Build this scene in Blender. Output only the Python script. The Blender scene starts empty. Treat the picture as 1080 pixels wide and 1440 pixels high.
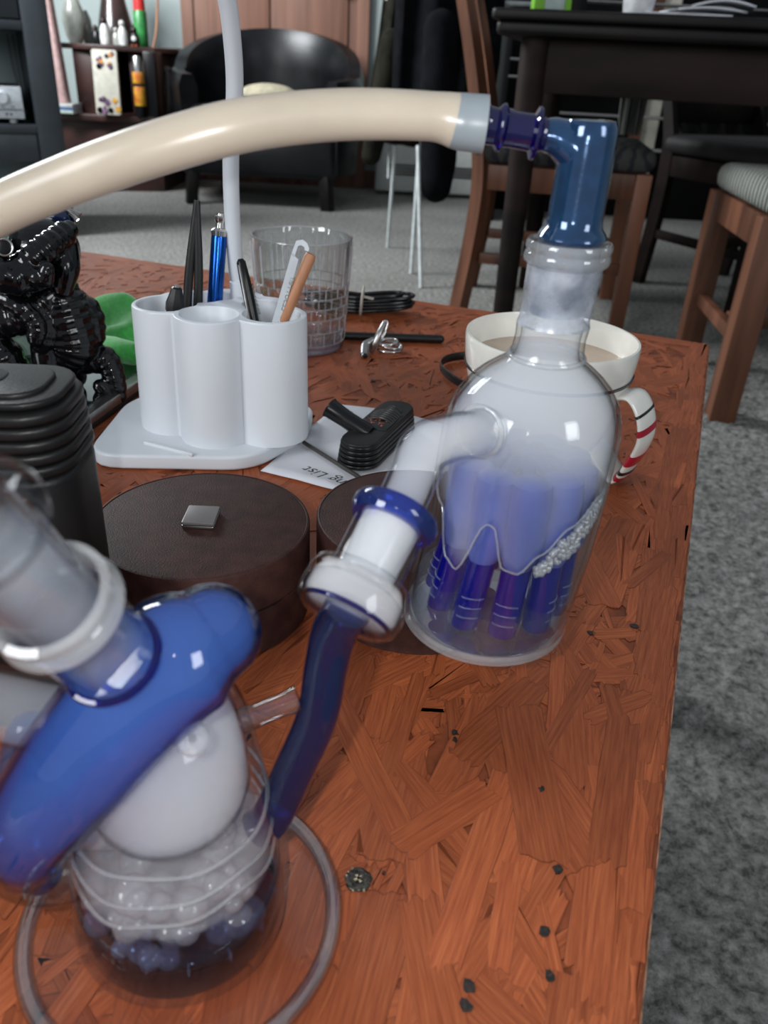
import bpy, bmesh, math, random
from mathutils import Vector, Matrix, noise
C = bpy.context.scene
COL = C.collection
PI = math.pi
rnd = random.Random(7)
T = 0.42            # coffee table top
CAM_H = 0.66
F, PITCH, ROLL = 1130.0, math.radians(29.1), math.radians(3.25)

# ------------------------------------------------------------------ camera, world, lights
cd = bpy.data.cameras.new('camera'); cam = bpy.data.objects.new('camera', cd); COL.objects.link(cam)
cd.sensor_fit = 'VERTICAL'; cd.sensor_height = 24.0; cd.sensor_width = 18.0
cd.lens = F / 1440 * 24.0
cd.clip_start = 0.01; cd.clip_end = 60
cam.matrix_world = Matrix.Translation((0, 0, CAM_H)) @ Matrix.Rotation(PI/2 - PITCH, 4, 'X') @ Matrix.Rotation(ROLL, 4, 'Z')
cd.dof.use_dof = True; cd.dof.focus_distance = 0.40; cd.dof.aperture_fstop = cd.lens / 1.9
C.camera = cam
C.view_settings.view_transform = 'Standard'; C.view_settings.look = 'None'
C.view_settings.gamma = 1; C.view_settings.use_curve_mapping = False
C.view_settings.exposure = 0.0
cy = C.cycles
cy.max_bounces = 24; cy.transparent_max_bounces = 48; cy.transmission_bounces = 14; cy.volume_bounces = 5
cy.glossy_bounces = 6; cy.diffuse_bounces = 4
cy.sample_clamp_indirect = 3.0; cy.sample_clamp_direct = 12.0; cy.blur_glossy = 0.5
cy.caustics_reflective = True; cy.caustics_refractive = True
try:
    cy.use_denoising = True
except Exception: pass

w = bpy.data.worlds.new('world'); C.world = w; w.use_nodes = True
bg = w.node_tree.nodes['Background']; bg.inputs[0].default_value = (0.80, 0.88, 0.98, 1); bg.inputs[1].default_value = 0.36

def area(name, loc, target, sx, sy, power, color=(1, 1, 1), spread=PI):
    l = bpy.data.lights.new(name, 'AREA'); l.shape = 'RECTANGLE'; l.size = sx; l.size_y = sy
    l.energy = power; l.color = color; l.spread = spread
    o = bpy.data.objects.new(name, l); COL.objects.link(o); o.location = loc
    o.rotation_euler = (Vector(target) - Vector(loc)).to_track_quat('-Z', 'Y').to_euler()
    return o
area('window_daylight_left', (-1.9, -1.2, 1.55), (0.0, 1.2, 0.4), 1.0, 1.1, 42, (0.93, 0.97, 1.0))
area('window_daylight_right', (1.9, -1.5, 1.6), (-0.2, 1.4, 0.3), 0.8, 1.1, 20, (0.93, 0.97, 1.0))
area('back_room_fill', (-2.2, 3.0, 1.9), (-0.3, 4.2, 0.3), 1.2, 1.0, 175, (0.93, 0.97, 1.0))  # added lamp to brighten the back of the room, no window known there
fl = bpy.data.lights.new('phone_flash', 'AREA'); fl.shape = 'DISK'; fl.size = 0.007; fl.energy = 0.58; fl.color = (1.0, 0.98, 0.96)
flo = bpy.data.objects.new('phone_flash', fl); COL.objects.link(flo)
flo.matrix_world = cam.matrix_world @ Matrix.Translation((-0.022, 0.006, 0.002))

# ------------------------------------------------------------------ helpers: points
def _ray(x, y):
    x = x - 540; y = 720 - y; c, s = math.cos(ROLL), math.sin(ROLL); x, y = c*x - s*y, s*x + c*y
    return Vector((x, F*math.cos(PITCH) + y*math.sin(PITCH), -F*math.sin(PITCH) + y*math.cos(PITCH)))
def onz(x, y, z=T):            # point at height z
    d = _ray(x, y); return d * ((z - CAM_H)/d.z) + Vector((0, 0, CAM_H))
def ony(x, y, Y):              # point at distance Y
    d = _ray(x, y); return d * (Y/d.y) + Vector((0, 0, CAM_H))

# ------------------------------------------------------------------ helpers: meshes
class MB:
    def __init__(s): s.v = []; s.f = []
    def add(s, v, f):
        n = len(s.v); s.v += [Vector(p) for p in v]; s.f += [[i+n for i in q] for q in f]; return s
    def xf(s, M):
        s.v = [M @ p for p in s.v]; return s
    def join(s, o): return s.add(o.v, o.f)

def catmull(P, n=8):
    P = [Vector(p) for p in P]
    if len(P) < 3:
        return [P[0].lerp(P[-1], i/n) for i in range(n+1)]
    out = []
    Q = [P[0]*2 - P[1]] + P + [P[-1]*2 - P[-2]]
    for i in range(1, len(Q)-2):
        a, b, c, d = Q[i-1], Q[i], Q[i+1], Q[i+2]
        for k in range(n):
            t = k/n
            out.append(0.5*((2*b) + (c-a)*t + (2*a-5*b+4*c-d)*t*t + (3*b-a-3*c+d)*t**3))
    out.append(P[-1]); return out
def interp(vals, n):
    m = len(vals)-1; out = []
    for i in range(n):
        t = i/(n-1)*m; k = min(int(t), m-1); u = t-k; u = u*u*(3-2*u)*0.5+u*0.5
        out.append(vals[k]*(1-u)+vals[k+1]*u)
    return out
def tube(path, rad, seg=24, n=8, closed=False, cap='flat', ell=None, raw=False, up=None, wide=None):
    """tube along a path; rad a number or list of control radii"""
    pts = [Vector(p) for p in path] if raw else catmull(path, n)
    if isinstance(rad, (int, float)): rad = [rad, rad]
    R = rad if (raw and len(rad) == len(pts)) else interp(rad, len(pts))
    m = MB(); N = len(pts)
    tan = []
    for i in range(N):
        if closed: d = pts[(i+1) % N]-pts[i-1]
        else: d = pts[min(i+1, N-1)]-pts[max(i-1, 0)]
        tan.append(d.normalized())
    u = Vector(up) if up else (Vector((0, 0, 1)) if abs(tan[0].z) < 0.9 else Vector((1, 0, 0)))
    rings = []
    for i in range(N):
        t = tan[i]
        if wide: v = (Vector(wide)-t*t.dot(Vector(wide))).normalized(); u = v.cross(t)
        else: u = (u - t*u.dot(t)).normalized(); v = t.cross(u)
        ring = []
        for k in range(seg):
            a = 2*PI*k/seg
            ca, sa = math.cos(a), math.sin(a)
            if ell: ca *= ell[0]; sa *= ell[1]
            ring.append(pts[i] + (u*ca + v*sa)*R[i])
        rings.append(ring)
    V = [p for r in rings for p in r]; Fc = []
    for i in range(N if closed else N-1):
        j = (i+1) % N
        for k in range(seg):
            l = (k+1) % seg
            Fc.append([i*seg+k, i*seg+l, j*seg+l, j*seg+k])
    if not closed:
        Fc.append(list(range(seg))[::-1]); Fc.append([(N-1)*seg+k for k in range(seg)])
    return m.add(V, Fc)
def round_rad(r0, r1, path_len_frac=0.12):
    return None
def lathe(prof, seg=48, c=(0, 0, 0), cfn=None, rfn=None, closed=False):
    """revolve (r, z) points; cfn(z)->(dx,dy); rfn(r,z,a)->r ; ends closed if r>0 unless closed ring"""
    m = MB(); V = []; Fc = []; N = len(prof)
    for (r, z) in prof:
        dx, dy = cfn(z) if cfn else (0, 0)
        for k in range(seg):
            a = 2*PI*k/seg; rr = rfn(r, z, a) if rfn else r
            V.append((c[0]+dx+rr*math.cos(a), c[1]+dy+rr*math.sin(a), c[2]+z))
    for i in range(N if closed else N-1):
        j = (i+1) % N
        for k in range(seg):
            l = (k+1) % seg
            Fc.append([i*seg+k, i*seg+l, j*seg+l, j*seg+k])
    if not closed:
        Fc.append(list(range(seg))[::-1]); Fc.append([(N-1)*seg+k for k in range(seg)])
    return m.add(V, Fc)
def aim(m, origin, direction, spin=0):
    """place a mesh built along +Z at origin so that +Z looks along direction"""
    q = Vector(direction).to_track_quat('Z', 'Y')
    return m.xf(Matrix.Translation(origin) @ q.to_matrix().to_4x4() @ Matrix.Rotation(spin, 4, 'Z'))
def box(cx, cy_, cz, sx, sy, sz, b=0.0, seg=2, rz=0):
    bm = bmesh.new(); bmesh.ops.create_cube(bm, size=1)
    bmesh.ops.scale(bm, vec=(sx, sy, sz), verts=bm.verts)
    if b > 0: bmesh.ops.bevel(bm, geom=bm.edges[:], offset=b, segments=seg, affect='EDGES', profile=0.5)
    if rz: bmesh.ops.rotate(bm, cent=(0, 0, 0), matrix=Matrix.Rotation(rz, 3, 'Z'), verts=bm.verts)
    bm.verts.index_update()
    m = MB(); m.add([(v.co.x+cx, v.co.y+cy_, v.co.z+cz) for v in bm.verts], [[v.index for v in f.verts] for f in bm.faces]); bm.free(); return m
def beam(a, b, wx, wy, bev=0.002, up=(0, 0, 1)):
    """rectangular bar between two points"""
    a = Vector(a); b = Vector(b); d = b-a; L = d.length
    m = box(0, 0, L/2, wx, wy, L, bev, 2)
    z = d.normalized(); x = Vector(up).cross(z)
    if x.length < 1e-3: x = Vector((1, 0, 0))
    x.normalize(); y = z.cross(x)
    M = Matrix((x, y, z)).transposed().to_4x4()
    return m.xf(Matrix.Translation(a) @ M)
def prism(outline, z0, z1, bev=0.0, seg=3):
    """vertical prism from an xy outline with rounded rims"""
    n = len(outline); m = MB(); V = []; Fc = []
    cx = sum(p[0] for p in outline)/n; cyy = sum(p[1] for p in outline)/n
    lay = []
    def off(d):
        out = []
        for i in range(n):
            p = Vector(outline[i][:2]); a = Vector(outline[i-1][:2]); b = Vector(outline[(i+1) % n][:2])
            t = (b-a).normalized(); nrm = Vector((t.y, -t.x))
            out.append(p - nrm*d)
        return out
    if bev > 0:
        for k in range(seg+1):
            a = PI/2*k/seg; lay.append((bev*(1-math.sin(a)), z0+bev*(1-math.cos(a))))
        for k in range(seg+1):
            a = PI/2*(1-k/seg); lay.append((bev*(1-math.sin(a)), z1-bev*(1-math.cos(a))))
    else: lay = [(0, z0), (0, z1)]
    for d, z in lay:
        V += [(p.x, p.y, z) for p in off(d)]
    for i in range(len(lay)-1):
        for k in range(n):
            l = (k+1) % n
            Fc.append([i*n+k, i*n+l, (i+1)*n+l, (i+1)*n+k])
    Fc.append(list(range(n))[::-1]); Fc.append([(len(lay)-1)*n+k for k in range(n)])
    return m.add(V, Fc)
def rrect(cx, cy_, sx, sy, r, rz=0, seg=6):
    out = []
    for qx, qy, a0 in ((1, 1, 0), (-1, 1, PI/2), (-1, -1, PI), (1, -1, 1.5*PI)):
        for k in range(seg+1):
            a = a0+PI/2*k/seg
            x = qx*(sx/2-r)+r*math.cos(a); y = qy*(sy/2-r)+r*math.sin(a)
            out.append((cx+x*math.cos(rz)-y*math.sin(rz), cy_+x*math.sin(rz)+y*math.cos(rz)))
    return out
def rpoly(pts, r, seg=5):
    """rounded polygon, counter-clockwise"""
    out = []; n = len(pts)
    for i in range(n):
        p = Vector(pts[i]); a = (Vector(pts[i-1])-p); b = (Vector(pts[(i+1) % n])-p)
        rr = r if isinstance(r, (int, float)) else r[i]
        d = min(rr, a.length*0.45, b.length*0.45)
        A = p+a.normalized()*d; B = p+b.normalized()*d
        for k in range(seg+1):
            t = k/seg; out.append(tuple((A*(1-t)**2 + p*2*t*(1-t) + B*t*t)))
    return out
def sphere(c, r, su=16, sv=10, sc=(1, 1, 1), rot=None):
    prof = [(max(1e-5, r*math.sin(PI*i/sv)), -r*math.cos(PI*i/sv)) for i in range(sv+1)]
    m = lathe(prof, su)
    M = Matrix.Translation(c) @ (rot.to_4x4() if rot else Matrix.Identity(4)) @ Matrix.Diagonal((*sc, 1))
    return m.xf(M)

# the bottle hangs in the air from the recycler's joint, so the pieces drawn up at the board's height
# are set to their true smaller size and nearer place with one similarity transform
HUNG = False
TURN = None      # a placement for furniture drawn square and then turned
KS = 0.80
def hung(p):
    p = Vector(p); return Vector((p.x*KS, p.y*KS, CAM_H+(p.z-CAM_H)*KS))
def obj(name, m, mt, parent=None, smooth=True, ang=40, label=None, kind=None):
    me = bpy.data.meshes.new(name)
    V = [hung(p) for p in m.v] if HUNG else ([TURN @ Vector(p) for p in m.v] if TURN else m.v)
    shift = Vector((0, 0, 0))
    if parent is None:
        xs = [p.x for p in V]; ys = [p.y for p in V]; zs = [p.z for p in V]
        shift = Vector(((min(xs)+max(xs))/2, (min(ys)+max(ys))/2, min(zs)))
        V = [p-shift for p in V]
    me.from_pydata([tuple(p) for p in V], [], m.f)
    me.validate()
    bm = bmesh.new(); bm.from_mesh(me); bmesh.ops.recalc_face_normals(bm, faces=bm.faces); bm.to_mesh(me); bm.free()
    if smooth:
        me.shade_smooth(); me.set_sharp_from_angle(angle=math.radians(ang))
    o = bpy.data.objects.new(name, me); COL.objects.link(o); o.location = shift
    if mt: me.materials.append(mt)
    if parent is not None:
        o.parent = parent
        o.matrix_parent_inverse = Matrix.Translation(-parent.location) if parent.type == 'EMPTY' or parent.parent is None else Matrix.Identity(4)
    if label: o['label'] = label
    if kind: o['kind'] = kind
    return o
def tag(o, label, cat, group=None, kind=None):
    o['label'] = label; o['category'] = cat
    if group: o['group'] = group
    if kind: o['kind'] = kind
    return o
def thing(name, label, cat, loc, group=None):
    if HUNG: loc = hung(loc)
    elif TURN: loc = TURN @ Vector(loc)
    o = bpy.data.objects.new(name, None); COL.objects.link(o); o.location = loc; o.empty_display_size = 0.02
    return tag(o, label, cat, group)
def struct(name, m, mt, smooth=False, parent=None):
    o = obj(name, m, mt, parent, smooth)
    if parent is None: o['kind'] = 'structure'
    return o
def text(name, s, size, mt, M, parent, extrude=0.0, shear=0.0):
    cu = bpy.data.curves.new(name, 'FONT'); cu.body = s; cu.size = size; cu.shear = shear; cu.extrude = extrude
    cu.align_x = 'CENTER'; cu.align_y = 'CENTER'
    tmp = bpy.data.objects.new(name+'_tmp', cu); COL.objects.link(tmp)
    dg = bpy.context.evaluated_depsgraph_get(); dg.update()
    me = bpy.data.meshes.new_from_object(tmp.evaluated_get(dg))
    bpy.data.objects.remove(tmp)
    m = MB(); m.add([M @ v.co for v in me.vertices], [list(p.vertices) for p in me.polygons])
    return obj(name, m, mt, parent, smooth=False)

# ------------------------------------------------------------------ materials
def S(h, a=1.0):
    h = h.lstrip('#'); c = [int(h[i:i+2], 16)/255 for i in (0, 2, 4)]
    return tuple(((x/12.92) if x <= 0.04045 else ((x+0.055)/1.055)**2.4) for x in c)
def newmat(name):
    m = bpy.data.materials.new(name); m.use_nodes = True; nt = m.node_tree
    for n in list(nt.nodes): nt.nodes.remove(n)
    out = nt.nodes.new('ShaderNodeOutputMaterial'); return m, nt, out
def N(nt, t, **kw):
    n = nt.nodes.new(t)
    for k, v in kw.items():
        if hasattr(n, k) and k not in n.inputs: setattr(n, k, v)
        else: n.inputs[k].default_value = v
    return n
def pbr(name, col, rough=0.5, metal=0.0, spec=0.5, var=0.08, scale=40, bump=0.0, bscale=200, col2=None, coat=0.0, sheen=0.0, trans=0.0, stretch=None, sss=0.0):
    m, nt, out = newmat(name); L = nt.links
    b = nt.nodes.new('ShaderNodeBsdfPrincipled'); L.new(b.outputs[0], out.inputs[0])
    b.inputs['Roughness'].default_value = rough; b.inputs['Metallic'].default_value = metal
    b.inputs['Specular IOR Level'].default_value = spec; b.inputs['Coat Weight'].default_value = coat
    b.inputs['Sheen Weight'].default_value = sheen
    if sss: b.inputs['Subsurface Weight'].default_value = sss; b.inputs['Subsurface Radius'].default_value = (0.004, 0.003, 0.002); b.inputs['Subsurface Scale'].default_value = 1.0
    tc = nt.nodes.new('ShaderNodeTexCoord'); mp = nt.nodes.new('ShaderNodeMapping'); L.new(tc.outputs['Object'], mp.inputs[0])
    if stretch: mp.inputs['Scale'].default_value = stretch
    nz = N(nt, 'ShaderNodeTexNoise'); nz.inputs['Scale'].default_value = scale; nz.inputs['Detail'].default_value = 5
    L.new(mp.outputs[0], nz.inputs['Vector'])
    mix = nt.nodes.new('ShaderNodeMix'); mix.data_type = 'RGBA'
    c2 = col2 or tuple(max(0, x*(1-var*2.5)) for x in col); c1 = col if col2 else tuple(min(1, x*(1+var)) for x in col)
    mix.inputs[6].default_value = (*c2, 1); mix.inputs[7].default_value = (*c1, 1)
    rp = nt.nodes.new('ShaderNodeValToRGB'); rp.color_ramp.elements[0].position = 0.35; rp.color_ramp.elements[1].position = 0.65
    L.new(nz.outputs[0], rp.inputs[0]); L.new(rp.outputs[0], mix.inputs[0]); L.new(mix.outputs[2], b.inputs['Base Color'])
    if bump:
        n2 = N(nt, 'ShaderNodeTexNoise'); n2.inputs['Scale'].default_value = bscale; n2.inputs['Detail'].default_value = 4
        L.new(mp.outputs[0], n2.inputs['Vector'])
        bp = nt.nodes.new('ShaderNodeBump'); bp.inputs['Strength'].default_value = bump; bp.inputs['Distance'].default_value = 0.001
        L.new(n2.outputs[0], bp.inputs['Height']); L.new(bp.outputs[0], b.inputs['Normal'])
    return m
def glass(name, mid=(0.97, 0.98, 0.98), edge=(0.45, 0.48, 0.50), f0=0.035, rough=0.015, milk=0.0, milkcol=(0.8, 0.82, 0.85), power=3.0, gl=1.0, blotch=None):
    """thin glass wall: a see-through layer tinted more towards grazing angles, with a Fresnel reflection on top"""
    m, nt, out = newmat(name); L = nt.links
    lw = nt.nodes.new('ShaderNodeLayerWeight'); lw.inputs[0].default_value = 0.5
    p = nt.nodes.new('ShaderNodeMath'); p.operation = 'POWER'; p.inputs[1].default_value = power; L.new(lw.outputs['Facing'], p.inputs[0])
    mix = nt.nodes.new('ShaderNodeMix'); mix.data_type = 'RGBA'; mix.inputs[6].default_value = (*mid, 1); mix.inputs[7].default_value = (*edge, 1)
    L.new(p.outputs[0], mix.inputs[0])
    tr = nt.nodes.new('ShaderNodeBsdfTransparent'); L.new(mix.outputs[2], tr.inputs[0])
    base = tr.outputs[0]
    if milk > 0:
        df = nt.nodes.new('ShaderNodeBsdfDiffuse'); df.inputs[0].default_value = (*milkcol, 1)
        tl = nt.nodes.new('ShaderNodeBsdfTranslucent'); tl.inputs[0].default_value = (*milkcol, 1)
        ms = nt.nodes.new('ShaderNodeMixShader'); ms.inputs[0].default_value = 0.5; L.new(df.outputs[0], ms.inputs[1]); L.new(tl.outputs[0], ms.inputs[2])
        m2 = nt.nodes.new('ShaderNodeMixShader'); m2.inputs[0].default_value = milk
        if blotch:
            tc = nt.nodes.new('ShaderNodeTexCoord'); nz = N(nt, 'ShaderNodeTexNoise'); nz.inputs['Scale'].default_value = blotch; nz.inputs['Detail'].default_value = 4
            L.new(tc.outputs['Object'], nz.inputs['Vector']); mr = nt.nodes.new('ShaderNodeMapRange')
            mr.inputs[1].default_value = 0.35; mr.inputs[2].default_value = 0.7; mr.inputs[3].default_value = milk*0.35; mr.inputs[4].default_value = min(1, milk*1.5)
            L.new(nz.outputs[0], mr.inputs[0]); L.new(mr.outputs[0], m2.inputs[0])
        L.new(base, m2.inputs[1]); L.new(ms.outputs[0], m2.inputs[2]); base = m2.outputs[0]
    g = nt.nodes.new('ShaderNodeBsdfGlossy'); g.inputs['Roughness'].default_value = rough; g.inputs[0].default_value = (gl, gl, gl, 1)
    p5 = nt.nodes.new('ShaderNodeMath'); p5.operation = 'POWER'; p5.inputs[1].default_value = 5; L.new(lw.outputs['Facing'], p5.inputs[0])
    mr2 = nt.nodes.new('ShaderNodeMapRange'); mr2.inputs[3].default_value = f0; mr2.inputs[4].default_value = 0.85; L.new(p5.outputs[0], mr2.inputs[0])
    fm = nt.nodes.new('ShaderNodeMixShader'); L.new(mr2.outputs[0], fm.inputs[0]); L.new(base, fm.inputs[1]); L.new(g.outputs[0], fm.inputs[2])
    L.new(fm.outputs[0], out.inputs[0]); return m
def realglass(name, ior=1.45, col=(1, 1, 1), rough=0.0):
    m, nt, out = newmat(name); g = nt.nodes.new('ShaderNodeBsdfGlass'); g.inputs['IOR'].default_value = ior
    g.inputs[0].default_value = (*col, 1); g.inputs['Roughness'].default_value = rough
    nt.links.new(g.outputs[0], out.inputs[0]); return m
def vapour(name, dens, col=(0.93, 0.95, 1.0)):
    m, nt, out = newmat(name)
    v = nt.nodes.new('ShaderNodeVolumeScatter'); v.inputs['Color'].default_value = (*col, 1); v.inputs['Density'].default_value = dens
    nt.links.new(v.outputs[0], out.inputs['Volume']); return m

M = {}
M['clear'] = glass('clear_glass', (0.975, 0.98, 0.985), (0.42, 0.45, 0.48), power=3.5)
M['clear_thick'] = glass('thick_clear_glass', (0.93, 0.94, 0.95), (0.35, 0.37, 0.40), power=2.2, f0=0.05)
M['rimglass'] = glass('fire_polished_glass', (0.93, 0.94, 0.95), (0.55, 0.57, 0.58), power=1.5, f0=0.07, milk=0.22, milkcol=(0.85, 0.87, 0.88))
M['frost'] = glass('ground_frosted_glass', (0.9, 0.92, 0.95), (0.6, 0.63, 0.68), f0=0.04, rough=0.25, milk=0.38, milkcol=(0.74, 0.78, 0.84), blotch=120)
M['frostwhite'] = glass('white_frosted_glass', (0.9, 0.92, 0.95), (0.7, 0.7, 0.72), f0=0.04, rough=0.2, milk=0.78, milkcol=(0.78, 0.79, 0.81))
M['cobalt'] = glass('cobalt_blue_glass', (0.10, 0.09, 0.62), (0.004, 0.0, 0.16), power=1.3, f0=0.06)
M['cobalt_dark'] = glass('dark_cobalt_glass', (0.07, 0.05, 0.62), (0.01, 0.0, 0.32), power=1.0, f0=0.08, milk=0.30, milkcol=(0.010, 0.006, 0.17))
M['horn'] = glass('blue_horn_glass', (0.25, 0.40, 0.74), (0.015, 0.0, 0.26), power=1.9, f0=0.075, milk=0.05, milkcol=(0.06, 0.14, 0.45))
M['tubeblue'] = glass('smoky_blue_glass', (0.12, 0.19, 0.52), (0.01, 0.005, 0.20), power=1.8, f0=0.05, milk=0.12, milkcol=(0.06, 0.12, 0.40))
M['fumed'] = pbr('fumed_teal_blue_glass', (0.007, 0.045, 0.125), 0.10, 0.5, 0.8, 0.10, 160, 0.05, 900, coat=1.0)
M['jade'] = pbr('pale_green_glaze', S('9db5a8'), 0.25, coat=0.4)
M['vapour'] = vapour('white_vapour', 50, (0.76, 0.83, 0.96))
M['vapour_dense'] = vapour('dense_vapour', 75, (0.74, 0.80, 0.93))
M['milkblue'] = pbr('milky_blue_glass', (0.068, 0.095, 0.33), 0.25, var=0.06, scale=90, spec=0.5)
M['cobalt_tube'] = glass('saturated_cobalt_glass', (0.006, 0.02, 0.50), (0.001, 0.0, 0.20), power=1.5, f0=0.07, milk=0.60, milkcol=(0.004, 0.010, 0.40))
M['slotrim'] = glass('slot_rim_glass', (0.8, 0.82, 0.95), (0.6, 0.62, 0.8), power=1.5, f0=0.12, milk=0.25, milkcol=(0.5, 0.55, 0.8))
M['baseplate'] = glass('solid_base_glass', (0.66, 0.68, 0.74), (0.6, 0.62, 0.65), power=1.5, f0=0.55, rough=0.03, milk=0.25, milkcol=(0.7, 0.72, 0.78))
M['wateredge'] = glass('clear_water', (0.95, 0.96, 0.98), (0.75, 0.77, 0.82), power=2, f0=0.05, milk=0.05, milkcol=(0.7, 0.72, 0.78))
M['water'] = realglass('still_water', 1.33, (0.96, 0.97, 1.0))
M['silicone'] = pbr('cream_silicone', (0.47, 0.41, 0.33), 0.30, spec=0.5, var=0.04, scale=25, sss=0.35)
M['silicone_end'] = pbr('stretched_silicone', (0.24, 0.275, 0.30), 0.3, spec=0.5, var=0.04, scale=60)
M['white'] = pbr('white_plastic', (0.62, 0.65, 0.69), 0.42, var=0.004, scale=60)
M['leather'] = pbr('brown_leather', (0.046, 0.019, 0.015), 0.55, var=0.12, scale=120, bump=0.35, bscale=1300, spec=0.18)
M['blackrub'] = pbr('black_rubber', (0.007, 0.007, 0.007), 0.42, spec=0.35, var=0.1, bump=0.1, bscale=900)
M['blackpl'] = pbr('black_plastic', (0.004, 0.004, 0.005), 0.3, spec=0.35, var=0.1)
M['finrub'] = pbr('dark_grey_rubber', (0.016, 0.016, 0.016), 0.35)
M['line'] = pbr('grey_scored_line', (0.12, 0.12, 0.12), 0.4)
M['glaze'] = pbr('black_glaze', (0.003, 0.003, 0.004), 0.12, var=0.1, spec=0.35, coat=0.25)
M['leatherblk'] = pbr('black_leather', (0.004, 0.0045, 0.006), 0.32, var=0.2, scale=15, bump=0.3, bscale=60, spec=0.35)
M['ceramic'] = pbr('white_ceramic', (0.76, 0.74, 0.68), 0.12, var=0.02, coat=0.5)
M['coffee'] = pbr('milky_coffee', (0.50, 0.38, 0.28), 0.25, var=0.08, scale=30)
M['blackline'] = pbr('black_glaze_line', (0.01, 0.01, 0.012), 0.2)
M['red'] = pbr('red_glaze', (0.40, 0.010, 0.03), 0.2)
M['chrome'] = pbr('polished_steel', (0.62, 0.60, 0.58), 0.16, 1.0, var=0.1, scale=100)
M['satin'] = pbr('satin_steel', (0.42, 0.41, 0.40), 0.32, 1.0, var=0.05, scale=200)
M['magtop'] = pbr('nickel_magnet', (0.20, 0.185, 0.18), 0.4, 0.4, var=0.03)
M['silver'] = pbr('brushed_silver', (0.55, 0.59, 0.62), 0.35, 0.1, var=0.05, scale=80)
M['bluemet'] = pbr('blue_anodised_metal', (0.01, 0.09, 0.42), 0.18, 0.85, var=0.08)
M['beech'] = pbr('beech_wood', (0.44, 0.20, 0.10), 0.5, var=0.18, scale=60, stretch=(1, 1, 0.12))
M['paper'] = pbr('white_paper', (0.60, 0.61, 0.65), 0.7, var=0.03, scale=20, bump=0.1, bscale=60)
M['ink'] = pbr('black_ink', (0.015, 0.015, 0.02), 0.6)
M['green'] = pbr('green_microfibre', (0.05, 0.44, 0.07), 0.9, var=0.08, scale=300, bump=0.6, bscale=1500, sheen=0.6)
M['tie'] = pbr('beige_cable_tie', (0.48, 0.42, 0.36), 0.6)
M['copper'] = pbr('copper_flecks', (0.45, 0.12, 0.06), 0.4, 0.5, var=0.6, scale=900, col2=(0.02, 0.015, 0.015))
M['rust'] = pbr('grimy_screw_metal', (0.055, 0.05, 0.042), 0.5, 0.4, var=0.4, scale=700, bump=0.8, bscale=1500)
M['grit'] = pbr('pale_grit', (0.45, 0.38, 0.26), 0.7, var=0.4, scale=1500)
M['knot'] = pbr('black_resin_pit', (0.025, 0.016, 0.012), 0.6, var=0.4, scale=900)
M['redwood'] = pbr('reddish_chair_wood', (0.165, 0.066, 0.036), 0.45, spec=0.3, var=0.25, scale=12, stretch=(1, 1, 0.1))
M['darkwood'] = pbr('dark_stained_wood', (0.016, 0.009, 0.007), 0.6, spec=0.15, var=0.3, scale=8, stretch=(0.15, 1, 1))
M['blackwood'] = pbr('black_stained_wood', (0.007, 0.0055, 0.005), 0.45, spec=0.2, var=0.2, scale=8)
M['tvwood'] = pbr('charcoal_blue_board', (0.022, 0.030, 0.037), 0.45, var=0.1, scale=10)
M['tvpanel'] = pbr('grey_back_panel', (0.30, 0.37, 0.38), 0.6, var=0.06, scale=4)
M['doorwood'] = pbr('pink_brown_door_wood', (0.19, 0.095, 0.066), 0.5, spec=0.3, var=0.12, scale=6, stretch=(3, 1, 0.15))
M['cornerwood'] = pbr('dark_red_cabinet_wood', (0.040, 0.015, 0.012), 0.4, var=0.2, scale=8)
M['fabricblk'] = pbr('black_cloth', (0.003, 0.0035, 0.005), 0.95, spec=0.08, var=0.2, scale=20)
M['fabricolive'] = pbr('dark_olive_cloth', (0.014, 0.013, 0.009), 0.95, spec=0.1, var=0.2, scale=20)
M['airer'] = pbr('white_coated_wire', (0.50, 0.54, 0.54), 0.5)
M['heater'] = pbr('cream_heater_enamel', (0.40, 0.42, 0.40), 0.5, var=0.03)
M['pink'] = pbr('pale_pink_board', (0.40, 0.26, 0.25), 0.7)
M['cream'] = pbr('cream_board', (0.42, 0.40, 0.34), 0.6, var=0.05)
M['sheep'] = pbr('cream_cushion', (0.42, 0.38, 0.27), 0.9)
M['yellow'] = pbr('yellow_print', (0.55, 0.34, 0.02), 0.4, var=0.4, scale=30, col2=(0.45, 0.10, 0.02))
M['greencan'] = pbr('green_can', (0.03, 0.20, 0.05), 0.35, var=0.2, scale=30)
M['redcap'] = pbr('red_cap', (0.45, 0.02, 0.02), 0.35)
M['greenbox'] = pbr('lime_box', (0.16, 0.42, 0.02), 0.5)
M['labelgrey'] = pbr('grey_label', (0.35, 0.42, 0.40), 0.5)
M['navy'] = pbr('navy_gloss', (0.004, 0.010, 0.05), 0.12, coat=0.6)
M['flower'] = pbr('purple_blossom_print', (0.16, 0.08, 0.16), 0.6, var=0.5, scale=40)
M['stoneware'] = pbr('grey_stoneware', (0.27, 0.28, 0.25), 0.25, var=0.1, scale=20, coat=0.5)
M['jug'] = pbr('dark_brown_jug_glaze', (0.035, 0.018, 0.016), 0.25, var=0.3, scale=6, coat=0.4)
M['figw'] = pbr('white_figurine_glaze', (0.5, 0.5, 0.48), 0.3)
M['orange'] = pbr('orange_beak', (0.6, 0.12, 0.02), 0.4)
M['blue'] = pbr('blue_spine', (0.05, 0.10, 0.22), 0.5)
M['smokeplastic'] = glass('grey_plastic_wrap', (0.85, 0.87, 0.88), (0.4, 0.42, 0.43), power=2, milk=0.25, milkcol=(0.3, 0.32, 0.33), blotch=8)

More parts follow.
